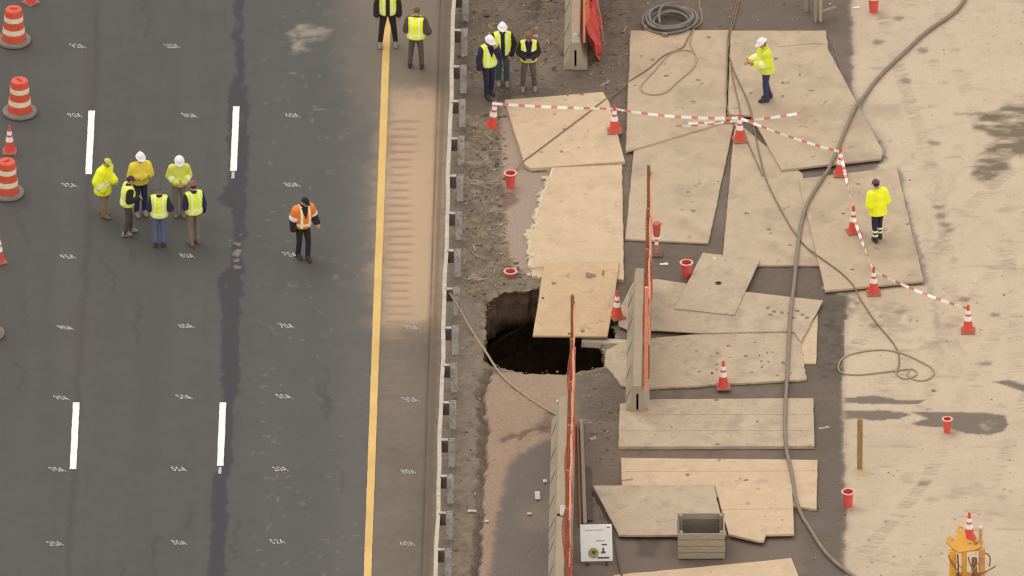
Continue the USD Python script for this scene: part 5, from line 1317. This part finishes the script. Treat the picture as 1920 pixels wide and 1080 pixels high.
Z1 = [(885, 215), (945, 215), (955, 320), (948, 400), (960, 480), (990, 520), (990, 536), (930, 545), (905, 570), (872, 560), (868, 380)]
Z2 = [(855, -30), (1056, -30), (1056, 165), (860, 185)]
Z3 = [(1110, -30), (1200, -30), (1178, 60), (1176, 280), (1140, 170), (1105, 165)]
Z4 = [(1085, 703), (1135, 690), (1160, 740), (1160, 900), (1100, 900)]
Z5 = [(845, 570), (900, 570), (905, 700), (895, 1120), (830, 1120)]
Z6 = [(1180, -30), (1600, -30), (1590, 50), (1190, 50)]
scatter('rubble', 'small brown stones and clods strewn over the dirt median', 'rubble', [(Z1, 0.28), (Z2, 0.28), (Z3, 0.16), (Z4, 0.1), (Z5, 0.12), (Z6, 0.06)], 1000, 0.019, mat('clod', C(134, 117, 99), 0.95, 0.3, 1.5), 31)
scatter('pale_rubble', 'pale stone chips strewn over the dirt median', 'rubble', [(Z1, 0.34), (Z2, 0.2), (Z3, 0.14), (Z4, 0.12), (Z5, 0.14), (Z6, 0.06)], 300, 0.020, mat('pale_chip', C(186, 168, 144), 0.9, 0.2, 1.5), 32)
scatter('twigs', 'dead twigs and stalks littering the dirt beside the guardrail', 'twigs', [(Z1, 0.6), (Z2, 0.25), (Z3, 0.1)], 420, 0.028, mat('twig', C(176, 152, 118), 0.9, 0.35, 1.2), 33, stick=True)
scatter('dark_litter', 'dark rotting leaves and bark in the dirt median', 'leaf litter', [(Z1, 0.5), (Z2, 0.35), (Z3, 0.15)], 420, 0.026, mat('dark_leaf', C(104, 86, 70), 0.95, 0.3, 1.5), 34, flat=0.25)
PADZ = [(1610, -20), (1930, -20), (1930, 1100), (1600, 1100), (1595, 600), (1740, 540), (1700, 310)]
scatter('pad_stones', 'small stones and crumbs scattered over the sandy pad', 'stones', [(PADZ, 1.0)], 240, 0.016, mat('pad_stone', C(176, 154, 128), 0.95, 0.25, 1.2), 36)
scatter('gap_crumbs', 'crumbs of dirt on the dark asphalt between the plates', 'crumbs', [([(1525, 560), (1590, 560), (1585, 1100), (1520, 1100)], 0.6), ([(1172, 450), (1330, 455), (1300, 530), (1180, 520)], 0.2), ([(1165, 838), (1525, 838), (1530, 860), (1165, 856)], 0.2)], 260, 0.016, mat('crumb', C(142, 124, 106), 0.95, 0.25, 1.5), 37)
rimch = []
rr_ = np.random.default_rng(35)
for k in range(90):
    q = rim[rr_.integers(len(rim))] + nrm[0] * 0 + rr_.normal(0, 0.05, 2)
    if topz(*q) > 0.1: continue
    sz = 0.02 * math.exp(rr_.normal(0, 0.5)); m = trimesh.creation.icosphere(1, sz); m.vertices *= rr_.uniform(0.6, 1.3, (len(m.vertices), 1)) * [1, 1, 0.6]; m.apply_translation([q[0], q[1], -0.03 + rr_.uniform(-0.02, 0.03)]); rimch.append(m)
tag(obj('rim_rubble', rimch, mat('rim_chip', C(138, 120, 102), 0.95, 0.2, 2.0)), 'broken crumbs of pale pavement round the rim of the sinkhole', 'rubble', kind='stuff')
litter = [(1055, 730, 1.0, 'white scrap on the barrier in front of the sinkhole'), ]
for (u, v, sx_, sy_, z, lab) in ((1047, 753, 0.10, 0.12, 0.012, 'small white cup lid beside the far end of the lower barrier'), (1008, 930, 0.13, 0.40, 0.012, 'pale paper scrap lying on the wet ground left of the lower barrier'),
                                 (1055, 958, 0.14, 0.5, 0.83, 'white sack lying on top of the lower barrier'), (1022, 903, 0.10, 0.14, 0.012, 'tiny white scrap above the paper on the wet ground'), (885, 959, 0.22, 0.10, 0.03, 'white bottle lying in the dirt by the crack'),
                                 (993, 964, 0.12, 0.08, 0.012, 'small pale scrap on the damp patch left of the lower barrier'), (913, 978, 0.10, 0.10, 0.02, 'white pebble-like scrap on the sand right of the crack'), (1043, 982, 0.10, 0.12, 0.14, 'white rag on the toe of the lower barrier')):
    p = at(u, v, z)
    tag(obj('litter', [box(p[0], p[1], z + 0.015, sx_, sy_, 0.03, rng.uniform(-0.1, 0.1), b=0.008), box(p[0] + sx_ * 0.15, p[1] - sy_ * 0.2, z + 0.034, sx_ * 0.6, sy_ * 0.4, 0.02, 0.3, b=0.005)], mat('litter_white', (0.52, 0.48, 0.42), 0.7, 0.08, 9)), lab, 'litter')
